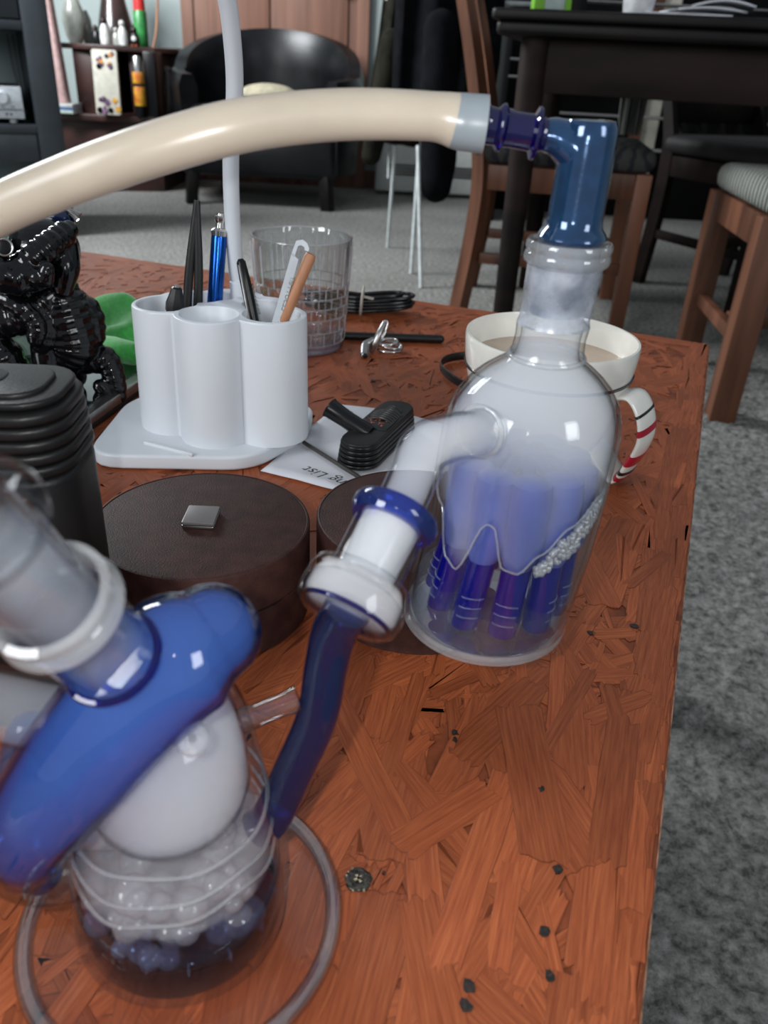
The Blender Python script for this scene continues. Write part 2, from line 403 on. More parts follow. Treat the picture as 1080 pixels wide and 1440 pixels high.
# wall
M['wall'] = pbr('cool_white_wall', (0.27, 0.315, 0.31), 0.7, var=0.03, scale=3, bump=0.1, bscale=80)
M['skirting'] = pbr('stained_skirting', (0.10, 0.035, 0.022), 0.45, var=0.2, scale=5)
M['cabblack'] = pbr('black_cabinet', (0.004, 0.004, 0.0045), 0.6, spec=0.15, var=0.2, scale=3)

# carpet
def carpet():
    m, nt, out = newmat('grey_loop_carpet'); L = nt.links
    b = nt.nodes.new('ShaderNodeBsdfPrincipled'); L.new(b.outputs[0], out.inputs[0]); b.inputs['Roughness'].default_value = 0.95
    b.inputs['Specular IOR Level'].default_value = 0.1
    tc = nt.nodes.new('ShaderNodeTexCoord')
    n1 = N(nt, 'ShaderNodeTexNoise'); n1.inputs['Scale'].default_value = 80; n1.inputs['Detail'].default_value = 8; n1.inputs['Roughness'].default_value = 0.72
    n2 = N(nt, 'ShaderNodeTexNoise'); n2.inputs['Scale'].default_value = 3.0; n2.inputs['Detail'].default_value = 3
    L.new(tc.outputs['Object'], n1.inputs['Vector']); L.new(tc.outputs['Object'], n2.inputs['Vector'])
    r1 = nt.nodes.new('ShaderNodeValToRGB'); e = r1.color_ramp.elements; e[0].position = 0.36; e[0].color = (0.085, 0.085, 0.078, 1); e[1].position = 0.62; e[1].color = (0.36, 0.355, 0.335, 1)
    L.new(n1.outputs[0], r1.inputs[0])
    mx = nt.nodes.new('ShaderNodeMix'); mx.data_type = 'RGBA'; mx.blend_type = 'MULTIPLY'; mx.inputs[0].default_value = 0.5
    r2 = nt.nodes.new('ShaderNodeValToRGB'); r2.color_ramp.elements[0].position = 0.3; r2.color_ramp.elements[0].color = (0.55, 0.55, 0.55, 1); r2.color_ramp.elements[1].position = 0.7
    L.new(n2.outputs[0], r2.inputs[0]); L.new(r1.outputs[0], mx.inputs[6]); L.new(r2.outputs[0], mx.inputs[7]); L.new(mx.outputs[2], b.inputs['Base Color'])
    bp = nt.nodes.new('ShaderNodeBump'); bp.inputs['Strength'].default_value = 0.6; bp.inputs['Distance'].default_value = 0.006
    L.new(n1.outputs[0], bp.inputs['Height']); L.new(bp.outputs[0], b.inputs['Normal']); return m
M['carpet'] = carpet()

def osb(name, dark):
    m, nt, out = newmat(name); L = nt.links
    b = nt.nodes.new('ShaderNodeBsdfPrincipled'); L.new(b.outputs[0], out.inputs[0])
    b.inputs['Roughness'].default_value = 0.40; b.inputs['Specular IOR Level'].default_value = 0.28
    uv = nt.nodes.new('ShaderNodeUVMap'); uv.uv_map = 'grain'
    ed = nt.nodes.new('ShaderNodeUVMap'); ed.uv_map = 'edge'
    oi = nt.nodes.new('ShaderNodeObjectInfo'); at = nt.nodes.new('ShaderNodeAttribute'); at.attribute_name = 'rnd'
    ad = nt.nodes.new('ShaderNodeMath'); ad.operation = 'ADD'; L.new(oi.outputs['Random'], ad.inputs[0]); L.new(at.outputs['Fac'], ad.inputs[1])
    fr = nt.nodes.new('ShaderNodeMath'); fr.operation = 'FRACT'; L.new(ad.outputs[0], fr.inputs[0])
    # grain: noise stretched along the strand, shifted per strand
    mp = nt.nodes.new('ShaderNodeMapping'); mp.inputs['Scale'].default_value = (45, 900, 1); L.new(uv.outputs[0], mp.inputs[0])
    cmb = nt.nodes.new('ShaderNodeCombineXYZ'); ml = nt.nodes.new('ShaderNodeMath'); ml.operation = 'MULTIPLY'; ml.inputs[1].default_value = 91.0
    L.new(fr.outputs[0], ml.inputs[0]); L.new(ml.outputs[0], cmb.inputs[2]); L.new(ml.outputs[0], cmb.inputs[0])
    va = nt.nodes.new('ShaderNodeVectorMath'); va.operation = 'ADD'; L.new(mp.outputs[0], va.inputs[0]); L.new(cmb.outputs[0], va.inputs[1])
    nz = N(nt, 'ShaderNodeTexNoise'); nz.inputs['Scale'].default_value = 1.0; nz.inputs['Detail'].default_value = 6; nz.inputs['Roughness'].default_value = 0.62
    L.new(va.outputs[0], nz.inputs['Vector'])
    rp = nt.nodes.new('ShaderNodeValToRGB'); el = rp.color_ramp.elements
    k = 0.8 if dark else 1.0
    el[0].position = 0.22; el[0].color = (0.165*k, 0.036*k, 0.013*k, 1)
    el[1].position = 0.78; el[1].color = (0.385*k, 0.112*k, 0.040*k, 1)
    x = rp.color_ramp.elements.new(0.48); x.color = (0.275*k, 0.068*k, 0.024*k, 1)
    L.new(nz.outputs[0], rp.inputs[0])
    # strand tone
    hs = nt.nodes.new('ShaderNodeHueSaturation'); L.new(rp.outputs[0], hs.inputs['Color'])
    vr = nt.nodes.new('ShaderNodeMapRange'); vr.inputs[3].default_value = 0.78; vr.inputs[4].default_value = 1.16; L.new(fr.outputs[0], vr.inputs[0]); L.new(vr.outputs[0], hs.inputs['Value'])
    # crevice shade painted into the colour along the strand edges
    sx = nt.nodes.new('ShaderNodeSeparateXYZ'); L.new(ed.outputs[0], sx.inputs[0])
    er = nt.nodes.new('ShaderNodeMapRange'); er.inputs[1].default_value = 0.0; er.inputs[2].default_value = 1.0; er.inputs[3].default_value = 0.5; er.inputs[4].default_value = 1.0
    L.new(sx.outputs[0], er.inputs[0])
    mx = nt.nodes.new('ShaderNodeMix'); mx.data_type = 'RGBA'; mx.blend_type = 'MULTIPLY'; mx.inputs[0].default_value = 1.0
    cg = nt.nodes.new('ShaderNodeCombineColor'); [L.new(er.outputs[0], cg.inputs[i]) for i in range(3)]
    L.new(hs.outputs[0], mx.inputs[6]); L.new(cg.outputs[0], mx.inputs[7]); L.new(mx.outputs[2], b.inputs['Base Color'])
    bp = nt.nodes.new('ShaderNodeBump'); bp.inputs['Strength'].default_value = 0.55; bp.inputs['Distance'].default_value = 0.0006
    L.new(nz.outputs[0], bp.inputs['Height']); L.new(bp.outputs[0], b.inputs['Normal']); return m
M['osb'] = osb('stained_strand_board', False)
M['board'] = pbr('stained_board_core', (0.245, 0.062, 0.023), 0.45, spec=0.3, var=0.2, scale=60, bump=0.4, bscale=300)
M['boardedge'] = pbr('pale_board_edge', (0.30, 0.15, 0.09), 0.6, var=0.25, scale=150, bump=0.4, bscale=400)

# ------------------------------------------------------------------ room
struct('floor', box(0.3, 2.3, -0.025, 7.6, 7.4, 0.05), M['carpet'])
struct('wall_back', box(0.3, 5.25, 1.25, 7.6, 0.1, 2.5), M['wall'])
struct('wall_left', box(-3.1, 2.3, 1.25, 0.1, 7.4, 2.5), M['wall'])
wr = struct('wall_right', box(3.6, 2.3, 1.25, 0.1, 7.4, 2.5), M['wall'])
struct('baseboard_back', box(0.3, 5.19, 0.05, 7.5, 0.02, 0.10, 0.004), M['skirting'])
dr = struct('door_1', box(-0.75, 5.18, 1.02, 0.90, 0.035, 2.04, 0.004), M['doorwood'])
for x in (-0.95, -0.52):
    obj('door_panel', box(x, 5.155, 1.2, 0.34, 0.014, 1.5, 0.006), M['doorwood'], dr)
obj('door_knob', sphere((-0.38, 5.12, 1.0), 0.03, 14, 8), M['satin'], dr)
dt = struct('trim_1', box(-1.235, 5.175, 1.05, 0.07, 0.045, 2.1, 0.006).join(box(-0.265, 5.175, 1.05, 0.07, 0.045, 2.1, 0.006)).join(box(-0.75, 5.175, 2.1, 1.04, 0.045, 0.08, 0.006)), M['doorwood'])

# tufted carpet close to the table
def carpet_patch(x0, x1, y0, y1, st, amp):
    m = MB(); nx = int((x1-x0)/st); ny = int((y1-y0)/st); V = []; Fc = []
    for j in range(ny+1):
        for i in range(nx+1):
            x = x0+i*st; y = y0+j*st
            e = min(1, 12*min(i, nx-i, j, ny-j)/max(nx, 1))
            a = noise.noise(Vector((x*70, y*70, 0))); b_ = noise.noise(Vector((x*22, y*30, 3))); c_ = noise.noise(Vector((x*160, y*160, 7)))
            V.append((x+a*st*0.4, y+c_*st*0.4, 0.001+e*(0.008+amp*(a*0.6+b_*0.7+c_*0.35))))
    for j in range(ny):
        for i in range(nx):
            k = j*(nx+1)+i; Fc.append([k, k+1, k+nx+2, k+nx+1])
    return m.add(V, Fc)
cp = obj('carpet_pile', carpet_patch(0.02, 1.25, 0.05, 2.2, 0.006, 0.008), M['carpet'], None, True, 180)
tag(cp, 'grey looped carpet pile on the floor right of the coffee table', 'carpet', kind='stuff')

# ------------------------------------------------------------------ coffee table
CR = Vector((0.333, 0.836)); E1 = Vector((-0.3355, -0.942)).normalized(); E2 = Vector((-E1.y*-1, E1.x*-1)).normalized()
E2 = Vector((E1.y, -E1.x)).normalized()
if E2.x > 0: E2 = -E2
def tp(a, b): p = CR + E1*a + E2*b; return (p.x, p.y)
LA, LB = 0.98, 1.05
table = thing('coffee_table', 'low coffee table with a red-brown stained strand board top, under all the glassware', 'table', (tp(LA/2, LB/2)[0], tp(LA/2, LB/2)[1], 0))
out = rpoly([tp(0, 0), tp(0, LB), tp(LA, LB), tp(LA, 0)][::1], [0.006]*4)
ar = sum(out[i][0]*out[(i+1) % len(out)][1]-out[(i+1) % len(out)][0]*out[i][1] for i in range(len(out)))
if ar < 0: out = out[::-1]
obj('tabletop', prism(out, T-0.019, T-0.0009, 0.001), M['board'], table)
ang1 = math.atan2(E1.y, E1.x)
# thin worn edge strip
for a0, b0, a1, b1 in ((0.004, 0, LA-0.004, 0), (0, 0.004, 0, LB-0.004)):
    p, q = tp(a0, b0), tp(a1, b1)
    obj('edge_strip', beam((p[0], p[1], T-0.010), (q[0], q[1], T-0.010), 0.0012, 0.0165, 0.0003), M['boardedge'], table)
for a in (0.05, LA-0.05):
    for b in (0.05, LB-0.05):
        x, y = tp(a, b); obj('leg', box(x, y, (T-0.019)/2, 0.05, 0.05, T-0.019, 0.004, 2, ang1), M['redwood'], table)
for (a0, b0, a1, b1) in ((0.05, 0.05, LA-0.05, 0.05), (0.05, 0.05, 0.05, LB-0.05), (LA-0.05, 0.05, LA-0.05, LB-0.05), (0.05, LB-0.05, LA-0.05, LB-0.05)):
    p, q = tp(a0, b0), tp(a1, b1)
    obj('apron', beam((p[0], p[1], T-0.052), (q[0], q[1], T-0.052), 0.02, 0.06, 0.002), M['redwood'], table)

def strand(L, W, rr, k=0):
    """one wood strand: long sliver with ragged ends, raised a hair; returns verts, faces, edge value per vert"""
    nseg = 5; top = []
    wl = [W/2*(1+rr.uniform(-0.10, 0.06)) for _ in range(nseg+1)]; wr_ = [W/2*(1+rr.uniform(-0.10, 0.06)) for _ in range(nseg+1)]
    if rr.random() < 0.45:
        wl[0] *= rr.uniform(0.2, 0.8); wr_[-1] *= rr.uniform(0.2, 0.8)
    xs = [-L/2+L*i/nseg for i in range(nseg+1)]
    left = [(xs[i], wl[i]) for i in range(nseg+1)]; right = [(xs[i], -wr_[i]) for i in range(nseg+1)][::-1]
    e1 = [(L/2+rr.uniform(-0.04, 0.07)*L*0.8, wl[-1]*(1-2*(i+1)/8)) for i in range(7)]
    e0 = [(-L/2-rr.uniform(-0.04, 0.07)*L*0.8, -wr_[0]*(1-2*(i+1)/8)) for i in range(7)]
    ring = left + e1 + right + e0
    return ring
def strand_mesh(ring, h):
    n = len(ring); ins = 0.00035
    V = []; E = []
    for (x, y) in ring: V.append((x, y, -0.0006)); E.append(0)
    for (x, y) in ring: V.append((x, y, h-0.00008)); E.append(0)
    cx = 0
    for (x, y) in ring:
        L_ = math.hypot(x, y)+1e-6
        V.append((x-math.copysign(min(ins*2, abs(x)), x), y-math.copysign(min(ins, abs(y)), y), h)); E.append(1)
    Fc = []
    for i in range(n):
        j = (i+1) % n
        Fc.append([j, i, n+i, n+j]); Fc.append([n+j, n+i, 2*n+i, 2*n+j])
    Fc.append([2*n+i for i in range(n)][::-1])
    return V, Fc, E
def strand_data(name, V, Fc, E, G, R=None):
    me = bpy.data.meshes.new(name); me.from_pydata(V, [], Fc)
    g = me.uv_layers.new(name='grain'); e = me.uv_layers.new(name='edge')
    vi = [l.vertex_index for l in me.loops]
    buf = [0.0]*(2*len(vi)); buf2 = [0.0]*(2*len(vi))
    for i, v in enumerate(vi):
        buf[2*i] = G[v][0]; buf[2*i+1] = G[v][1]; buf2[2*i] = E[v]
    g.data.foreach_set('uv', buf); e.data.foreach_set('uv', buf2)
    if R is not None:
        a = me.attributes.new('rnd', 'FLOAT', 'POINT'); a.data.foreach_set('value', R)
    me.materials.append(M['osb']); return me
rs = random.Random(11)
# strands too many to be parts: one pressed layer under the large ones
V, Fc, E, G, R = [], [], [], [], []
def inside(x, y, m=0.0):
    d = Vector((x, y))-CR; a = d.dot(E1); b = d.dot(E2); return m < a < LA-m and m < b < LB-m
for i in range(7600):
    L = rs.uniform(0.02, 0.07); W = rs.uniform(0.003, 0.015)
    a = rs.uniform(0.006, LA-0.006); b = rs.uniform(0.004, LB-0.006)
    th = ang1 + rs.gauss(0, 0.55) + (0 if rs.random() < 0.7 else rs.uniform(-1.6, 1.6))
    if i % 7 == 0: b = rs.uniform(0.004, 0.016); th = ang1+rs.gauss(0, 0.06)
    elif i % 7 == 1: a = rs.uniform(0.004, 0.016); th = ang1+PI/2+rs.gauss(0, 0.06)
    x, y = tp(a, b)
    hx, hy = math.cos(th)*L*0.55, math.sin(th)*L*0.55
    if not (inside(x+hx, y+hy) and inside(x-hx, y-hy)): continue
    h = rs.uniform(-0.0007, -0.0002) if y < 0.36 else rs.uniform(-0.00036, -0.00024)
    v, f, e = strand_mesh(strand(L, W, rs), 0.0)
    n = len(V); c, s = math.cos(th), math.sin(th); r = rs.random()
    ok = [inside(x+c*p[0]-s*p[1], y+s*p[0]+c*p[1]) for p in v]
    if not all(ok): continue
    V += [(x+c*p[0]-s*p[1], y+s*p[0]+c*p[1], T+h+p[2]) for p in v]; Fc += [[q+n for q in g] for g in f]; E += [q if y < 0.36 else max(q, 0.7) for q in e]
    G += [(p[0]+r*3, p[1]+r*7) for p in v]; R += [r]*len(v)
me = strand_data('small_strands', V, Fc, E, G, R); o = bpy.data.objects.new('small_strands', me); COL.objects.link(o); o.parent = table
o.matrix_parent_inverse = Matrix.Translation(-table.location); o['kind'] = 'stuff'
o['label'] = 'small pressed wood strands of the board'
# the large strands in the foreground, each a part
variants = []
for k in range(36):
    L = rs.uniform(0.035, 0.085); W = rs.uniform(0.007, 0.021) if k % 3 else rs.uniform(0.004, 0.008)
    v, f, e = strand_mesh(strand(L, W, rs), 0.0)
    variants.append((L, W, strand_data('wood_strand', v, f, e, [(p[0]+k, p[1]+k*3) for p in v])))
big = [((0.0636, 0.2275), 0.075, 0.020, 91, 0), ((0.096, 0.225), 0.075, 0.014, 72, 1), ((0.03, 0.205), 0.045, 0.014, 40, 2)]
cnt = 0
def place_strand(me, x, y, th, h):
    global cnt
    o = bpy.data.objects.new('wood_strand', me); COL.objects.link(o); o.parent = table
    o.matrix_parent_inverse = Matrix.Translation(-table.location); o.location = (x, y, T+h); o.rotation_euler = (0, 0, th); cnt += 1
tries = 0
while cnt < 280 and tries < 6000:
    tries += 1
    x = rs.uniform(-0.10, 0.24); y = rs.betavariate(1.2, 2.0)*0.45+0.12
    L, W, me = rs.choice(variants)
    th = ang1 + rs.gauss(0, 0.36) + (0 if rs.random() < 0.80 else rs.uniform(-1.5, 1.5))
    if cnt % 6 == 0: x, y = tp(rs.uniform(0.25, 0.85), rs.uniform(0.006, 0.018)); th = ang1+rs.gauss(0, 0.05)
    hx, hy = math.cos(th)*L*0.56, math.sin(th)*L*0.56; px, py = -math.sin(th)*W*0.56, math.cos(th)*W*0.56
    if not all(inside(x+a*hx+b*px, y+a*hy+b*py, 0.0005) for a in (-1, 1) for b in (-1, 1)): continue
    place_strand(me, x, y, th, rs.uniform(-0.00028, -0.00002))
for (p, L, W, deg, k) in big:
    r2 = random.Random(k+50); v, f, e = strand_mesh(strand(L, W, r2), 0.0)
    place_strand(strand_data('wood_strand', v, f, e, [(q[0]+k, q[1]+k*3) for q in v]), p[0], p[1], math.radians(deg), 0.0)
# black resin pits pressed in the board
for (px, py, s) in ((785, 1222, 4), (765, 1310, 3.5), (660, 1388, 4), (655, 1415, 3.5), (773, 1372, 3), (640, 1030, 3), (830, 890, 3), (893, 880, 4), (640, 1040, 2.5), (762, 1110, 2.5), (540, 1227, 1.2), (525, 535, 4)):
    c = onz(px, py); r = s*0.00055
    m = MB(); ringp = []
    for k in range(9):
        a = 2*PI*k/9; q = r*rs.uniform(0.6, 1.25); ringp.append((c.x+q*math.cos(a), c.y+q*math.sin(a)*1.1, T+0.00018))
    n9 = [(p[0], p[1], T-0.0008) for p in ringp]
    m.add(ringp+n9, [list(range(9))] + [[i, i+9, (i+1) % 9+9, (i+1) % 9] for i in range(9)])
    obj('resin_pit', m, M['knot'], table, False)
# screw head sunk in the board
sc_ = onz(504, 1237)
scr = thing('screw', 'grimy cross-head screw sunk in the board beside the clear glass foot', 'screw', (sc_.x, sc_.y, T))
R0 = 0.0046
obj('screw_head', lathe([(0.0001, 0.0006), (0.0030, 0.0007), (0.0040, 0.0006), (R0, 0.0001), (R0, -0.0006)], 28, (sc_.x, sc_.y, T), rfn=lambda r, z, a: r*(1+0.05*math.sin(5*a)+0.03*math.sin(11*a))), M['rust'], scr)
cr = box(0, 0, 0.0008, 0.0032, 0.0009, 0.0002).join(box(0, 0, 0.0008, 0.0009, 0.0032, 0.0002)).xf(Matrix.Translation((sc_.x, sc_.y, T)) @ Matrix.Rotation(0.6, 4, 'Z'))
obj('cross_recess', cr, M['grit'], scr, False, label='cross recess filled with pale dried grit')
g = MB()
for k in range(12):
    a = rs.uniform(2.0, 5.2); q = R0*rs.uniform(0.8, 1.05); g.join(sphere((sc_.x+q*math.cos(a), sc_.y+q*math.sin(a), T+0.0004), rs.uniform(0.0002, 0.0005), 6, 4))
o = obj('grit', g, M['grit'], scr, kind='stuff')

# ------------------------------------------------------------------ glass bottle (bubbler)
BY = 0.329
HUNG = True
def bx(z): # slight lean of the hand-blown body
    K = [(0.42, 0.0525), (0.44, 0.0550), (0.47, 0.0590), (0.50, 0.0612), (0.53, 0.0628), (0.556, 0.0645), (0.605, 0.0670), (0.7, 0.069)]
    for (a, xa), (b, xb) in zip(K, K[1:]):
        if z <= b: return xa+(xb-xa)*(z-a)/(b-a)
    return K[-1][1]
bc = lambda z: (bx(z), BY)
bott = thing('bubbler_bottle', 'clear glass bubbler bottle of white vapour with blue tubes inside, beside the white mug', 'glass bottle', (0.0565, BY, T))
prof = [(0.030, T), (0.0372, T+0.0004), (0.0392, T+0.0022), (0.0400, T+0.006), (0.0400, 0.45), (0.0397, 0.47), (0.0392, 0.50), (0.0389, 0.515), (0.0385, 0.524), (0.0374, 0.531), (0.0348, 0.5377),
        (0.0308, 0.5435), (0.0258, 0.5485), (0.0205, 0.5525), (0.0170, 0.5550), (0.0157, 0.5570), (0.0150, 0.5600), (0.0146, 0.565), (0.0150, 0.5700)]
inner = [(max(0.0001, r-0.0022), z+(0.003 if z < 0.43 else 0)) for r, z in prof][::-1]
inner[-1] = (0.0285, T+0.0042)
def cf(z): return (bx(z), BY)
body = lathe(prof+inner, 72, (0, 0, 0), cfn=cf, closed=False)
obj('bottle_body', body, M['clear'], bott)
# base seam: thick solid glass ring around the foot
obj('base_ring', lathe([(0.0385, T+0.0003), (0.0402, T+0.0016), (0.0404, T+0.0040), (0.0396, T+0.0062), (0.0374, T+0.0052), (0.0370, T+0.0015)], 72, cfn=cf, closed=True), M['rimglass'], bott)
obj('neck_joint', lathe([(0.0150, 0.5700), (0.0143, 0.5725), (0.0145, 0.58), (0.0150, 0.594), (0.0128, 0.594), (0.0118, 0.5725)], 56, cfn=cf, closed=True), M['frost'], bott, label='frosted ground glass neck')
obj('joint_rim', lathe([(0.0148, 0.5935), (0.0166, 0.5950), (0.0172, 0.5968), (0.0168, 0.5985), (0.0163, 0.5992), (0.0169, 0.6003), (0.0171, 0.6018), (0.0163, 0.6032), (0.0140, 0.6034), (0.0126, 0.6025), (0.0126, 0.594)], 56, cfn=cf, closed=True), M['rimglass'], bott)
obj('neck_ring', tube([(bx(0.5565)+0.0156*math.cos(a), BY+0.0156*math.sin(a), 0.5565) for a in [2*PI*i/48 for i in range(48)]], 0.0011, 10, raw=True, closed=True), M['rimglass'], bott)
# blue perc tubes standing in a ring around a stem
for k in range(10):
    a = -PI/2+0.02+2*PI*k/10
    x = 0.0565+0.0290*math.cos(a); y = BY+0.0292*math.sin(a)
    xu = 0.0615+0.0242*math.cos(a); sx = (xu-x); sy = BY+0.0242*math.sin(a)-y
    def lean(z): return (sx*(z-0.43)/0.05 if z < 0.48 else sx, sy*(z-0.43)/0.05 if z < 0.48 else sy)
    pr_ = [(0.0054, 0.4335), (0.0064, 0.4333), (0.0067, 0.4341), (0.0067, 0.4680), (0.0060, 0.4685)]
    t = obj('perc_tube', lathe(pr_, 20, (x, y, 0), cfn=lean), M['cobalt_tube'], bott, label='cobalt blue slotted tube')
    obj('tube_sleeve', lathe([(0.0068, 0.4680), (0.0088, 0.4730), (0.0096, 0.480), (0.0096, 0.503), (0.0086, 0.5085), (0.0050, 0.5105), (0.0001, 0.5110)], 20, (x, y, 0), cfn=lean), M['milkblue'], t, label='pale blue vapour-filled upper sleeve')
    for zz in (0.4400, 0.4450, 0.4500):
        b0 = 0.5 if k % 2 else -0.3
        pts = [(x+lean(zz)[0]+0.0069*math.cos(a+b0+b), y+lean(zz)[1]+0.0069*math.sin(a+b0+b), zz+0.0004*math.cos(b*2)) for b in [(-0.8+1.6*i/8) for i in range(9)]]
        obj('slot_rim', tube(pts, 0.00040, 6, raw=True), M['slotrim'], t)
obj('perc_stem', lathe([(0.0045, 0.462), (0.0050, 0.463), (0.0050, 0.507), (0.0001, 0.511)], 20, (0.0610, BY, 0)), M['cobalt_tube'], bott)
for k in range(10):
    a = -PI/2+0.02+2*PI*k/10
    p0 = Vector((0.061, BY, 0.5075)); p1 = Vector((0.0615+0.0200*math.cos(a), BY+0.0200*math.sin(a), 0.5050))
    obj('perc_arm', tube([p0, p0.lerp(p1, 0.5)+Vector((0, 0, 0.003)), p1], 0.0036, 12, 5), M['cobalt_tube'], bott)
# water and the vapour over it
obj('water', lathe([(0.0001, T+0.0048), (0.030, T+0.0048), (0.0366, T+0.0058), (0.0374, T+0.008), (0.0374, 0.4445), (0.0001, 0.4440)], 64, cfn=cf), M['wateredge'], bott, kind='stuff')
obj('base_plate', lathe([(0.0001, T+0.0006), (0.0370, T+0.0012), (0.0372, T+0.0050), (0.0350, T+0.0056), (0.0001, T+0.0056)], 64, cfn=cf), M['baseplate'], bott, label='thick clear base mirroring the blue tubes')
def vapbot(a):   # lobed lower edge of the vapour
    lob = [(-205, 0.502), (-160, 0.490), (-143, 0.468), (-133, 0.465), (-117, 0.492), (-113, 0.492), (-100, 0.472), (-90, 0.4705), (-78, 0.480), (-60, 0.492), (-35, 0.502), (60, 0.500), (155, 0.502)]
    d = math.degrees(a) % 360
    if d > 155: d -= 360
    for (u, zu), (v, zv) in zip(lob, lob[1:]):
        if u <= d <= v:
            t = (d-u)/(v-u); t = t*t*(3-2*t); return zu+(zv-zu)*t
    return 0.502
seg = 72; VV = []; FF = []
rings_v = [(0.0001, None, 0.012), (0.018, None, 0.008), (0.030, None, 0.003), (0.0368, None, 0.0)]
for r, _, up_ in rings_v:
    for k in range(seg):
        a = 2*PI*k/seg; z = vapbot(a)*min(1, 1)+up_; z = z if r > 0.001 else 0.490
        VV.append((bx(z)+r*math.cos(a), BY+r*math.sin(a), z))
up_prof = [(0.0366, 0.506), (0.0362, 0.515), (0.0358, 0.524), (0.0348, 0.530), (0.0322, 0.5362), (0.0282, 0.5418), (0.0232, 0.5466), (0.0180, 0.5506), (0.0145, 0.5535), (0.0132, 0.557), (0.0125, 0.565), (0.0117, 0.5720), (0.0001, 0.5722)]
for r, z in up_prof:
    for k in range(seg):
        a = 2*PI*k/seg; VV.append((bx(z)+r*math.cos(a), BY+r*math.sin(a), z))
nr = len(rings_v)+len(up_prof)
for i in range(nr-1):
    for k in range(seg):
        l = (k+1) % seg; FF.append([i*seg+k, i*seg+l, (i+1)*seg+l, (i+1)*seg+k])
vm = MB(); vm.add(VV, FF)
obj('vapour', vm, M['vapour'], bott, kind='stuff', label='milky white vapour filling the bottle')
# the glass film lip along the lobed edge
lip = [(bx(vapbot(a))+0.0372*math.cos(a), BY+0.0372*math.sin(a), vapbot(a)) for a in [2*PI*k/120 for k in range(120)]]
obj('inner_lip', tube(lip, 0.00055, 8, raw=True, closed=True), M['rimglass'], bott, label='lobed inner glass lip under the vapour')
# froth patch
fr = MB()
for k in range(420):
    t = rs.random(); d = -78+66*t; a = math.radians(d); z = vapbot(a)-0.003-0.014*rs.random()**1.3*math.sin(PI*min(1, t*0.9+0.1))-0.004*(1-t)
    r = 0.0364; fr.join(sphere((bx(z)+r*math.cos(a), BY+r*math.sin(a), z), rs.uniform(0.0006, 0.0019), 7, 5))
obj('froth', fr, glass('froth_glass', (0.9, 0.92, 0.93), (0.6, 0.62, 0.63), milk=0.30, power=2, f0=0.08), bott, kind='stuff', label='white froth on the right above the tubes')

# side arm of the bottle: ball, bend and ground male joint
arm_root = Vector((0.0345, 0.297, 0.5325)); bend = Vector((0.0140, 0.270, 0.5375)); 
jt = Vector((0.0048, 0.2475, 0.5225)); jb = Vector((-0.0045, 0.2295, 0.5085))
ax = (jt-jb).normalized()
armm = tube([arm_root+Vector((0.006, 0.006, -0.001)), arm_root, arm_root.lerp(bend, 0.5)+Vector((0, 0, 0.0015)), bend, bend.lerp(jt, 0.45), jt], [0.0100, 0.0098, 0.0094, 0.0098, 0.0091, 0.0090], 32, 8)
obj('side_arm', armm, M['clear'], bott)
obj('arm_vapour', tube([arm_root, arm_root.lerp(bend, 0.5)+Vector((0, 0, 0.0015)), bend, bend.lerp(jt, 0.45), jt, jb], [0.0082, 0.0078, 0.0082, 0.0075, 0.0074, 0.0070], 24, 8), M['vapour_dense'], bott, kind='stuff')
obj('arm_weld', aim(tube([(0.0102*math.cos(a), 0.0102*math.sin(a), 0) for a in [2*PI*i/40 for i in range(40)]], 0.0011, 10, raw=True, closed=True), arm_root+Vector((0.002, 0.003, 0)), bend-arm_root), M['rimglass'], bott)
obj('male_joint', aim(lathe([(0.0088, 0.0), (0.0099, 0.016), (0.0099, 0.021), (0.0088, 0.0225), (0.0080, 0.0225), (0.0078, 0.0)], 40, closed=True), jb, ax), M['frostwhite'], bott, label='white frosted male joint')

# ------------------------------------------------------------------ blue elbow adapter and hose
elb = thing('elbow_adapter', 'blue fumed glass elbow adapter in the neck of the clear bottle', 'glass adapter', (bx(0.603), BY, 0.575))
ez0 = 0.6032
obj('upright_tube', lathe([(0.0075, 0.6034), (0.0128, 0.6034), (0.0136, 0.6046), (0.0128, 0.6066), (0.0112, 0.6085), (0.0107, 0.6120), (0.0104, 0.63), (0.0102, 0.640), (0.0100, 0.6435), (0.0088, 0.6458), (0.0060, 0.6462), (0.0001, 0.6463)], 40, (0, 0, 0), cfn=lambda z: (0.0672+(z-0.6)*0.02, BY)), M['fumed'], elb, label='teal blue mirror-like upright tube')
obj('ground_joint', lathe([(0.0106, 0.5745), (0.0112, 0.5755), (0.0122, 0.602), (0.0095, 0.602), (0.0085, 0.5755)], 40, cfn=cf, closed=True), glass('blue_stained_ground_glass', (0.55, 0.62, 0.72), (0.2, 0.25, 0.42), rough=0.3, milk=0.42, milkcol=(0.36, 0.43, 0.55), blotch=170), elb, label='grey-blue blotched ground joint')
obj('cone_tip', lathe([(0.0084, 0.5760), (0.0090, 0.5765), (0.0094, 0.586), (0.0078, 0.586)], 32, cfn=cf, closed=True), M['cobalt'], elb)
nz_end = Vector((0.0215, BY, 0.6430)); nz_in = Vector((0.0665, BY, 0.6385)); nd = (nz_end-nz_in); nl = nd.length
pn = [(0.0070, 0.0), (0.0064, nl*0.16), (0.0060, nl*0.22), (0.0056, nl*0.34), (0.0062, nl*0.37), (0.0090, nl*0.395), (0.0093, nl*0.41), (0.0090, nl*0.425), (0.0064, nl*0.45), (0.0062, nl*0.60), (0.0066, nl*0.66), (0.0082, nl*0.685), (0.0083, nl*0.70), (0.0080, nl*0.715), (0.0064, nl*0.745), (0.0066, nl*0.80), (0.0078, nl*0.86), (0.0074, nl*0.90), (0.0062, nl)]
pn2 = [(max(r-0.0017, 0.003) if r < 0.007 else 0.0046, z) for r, z in pn][::-1]
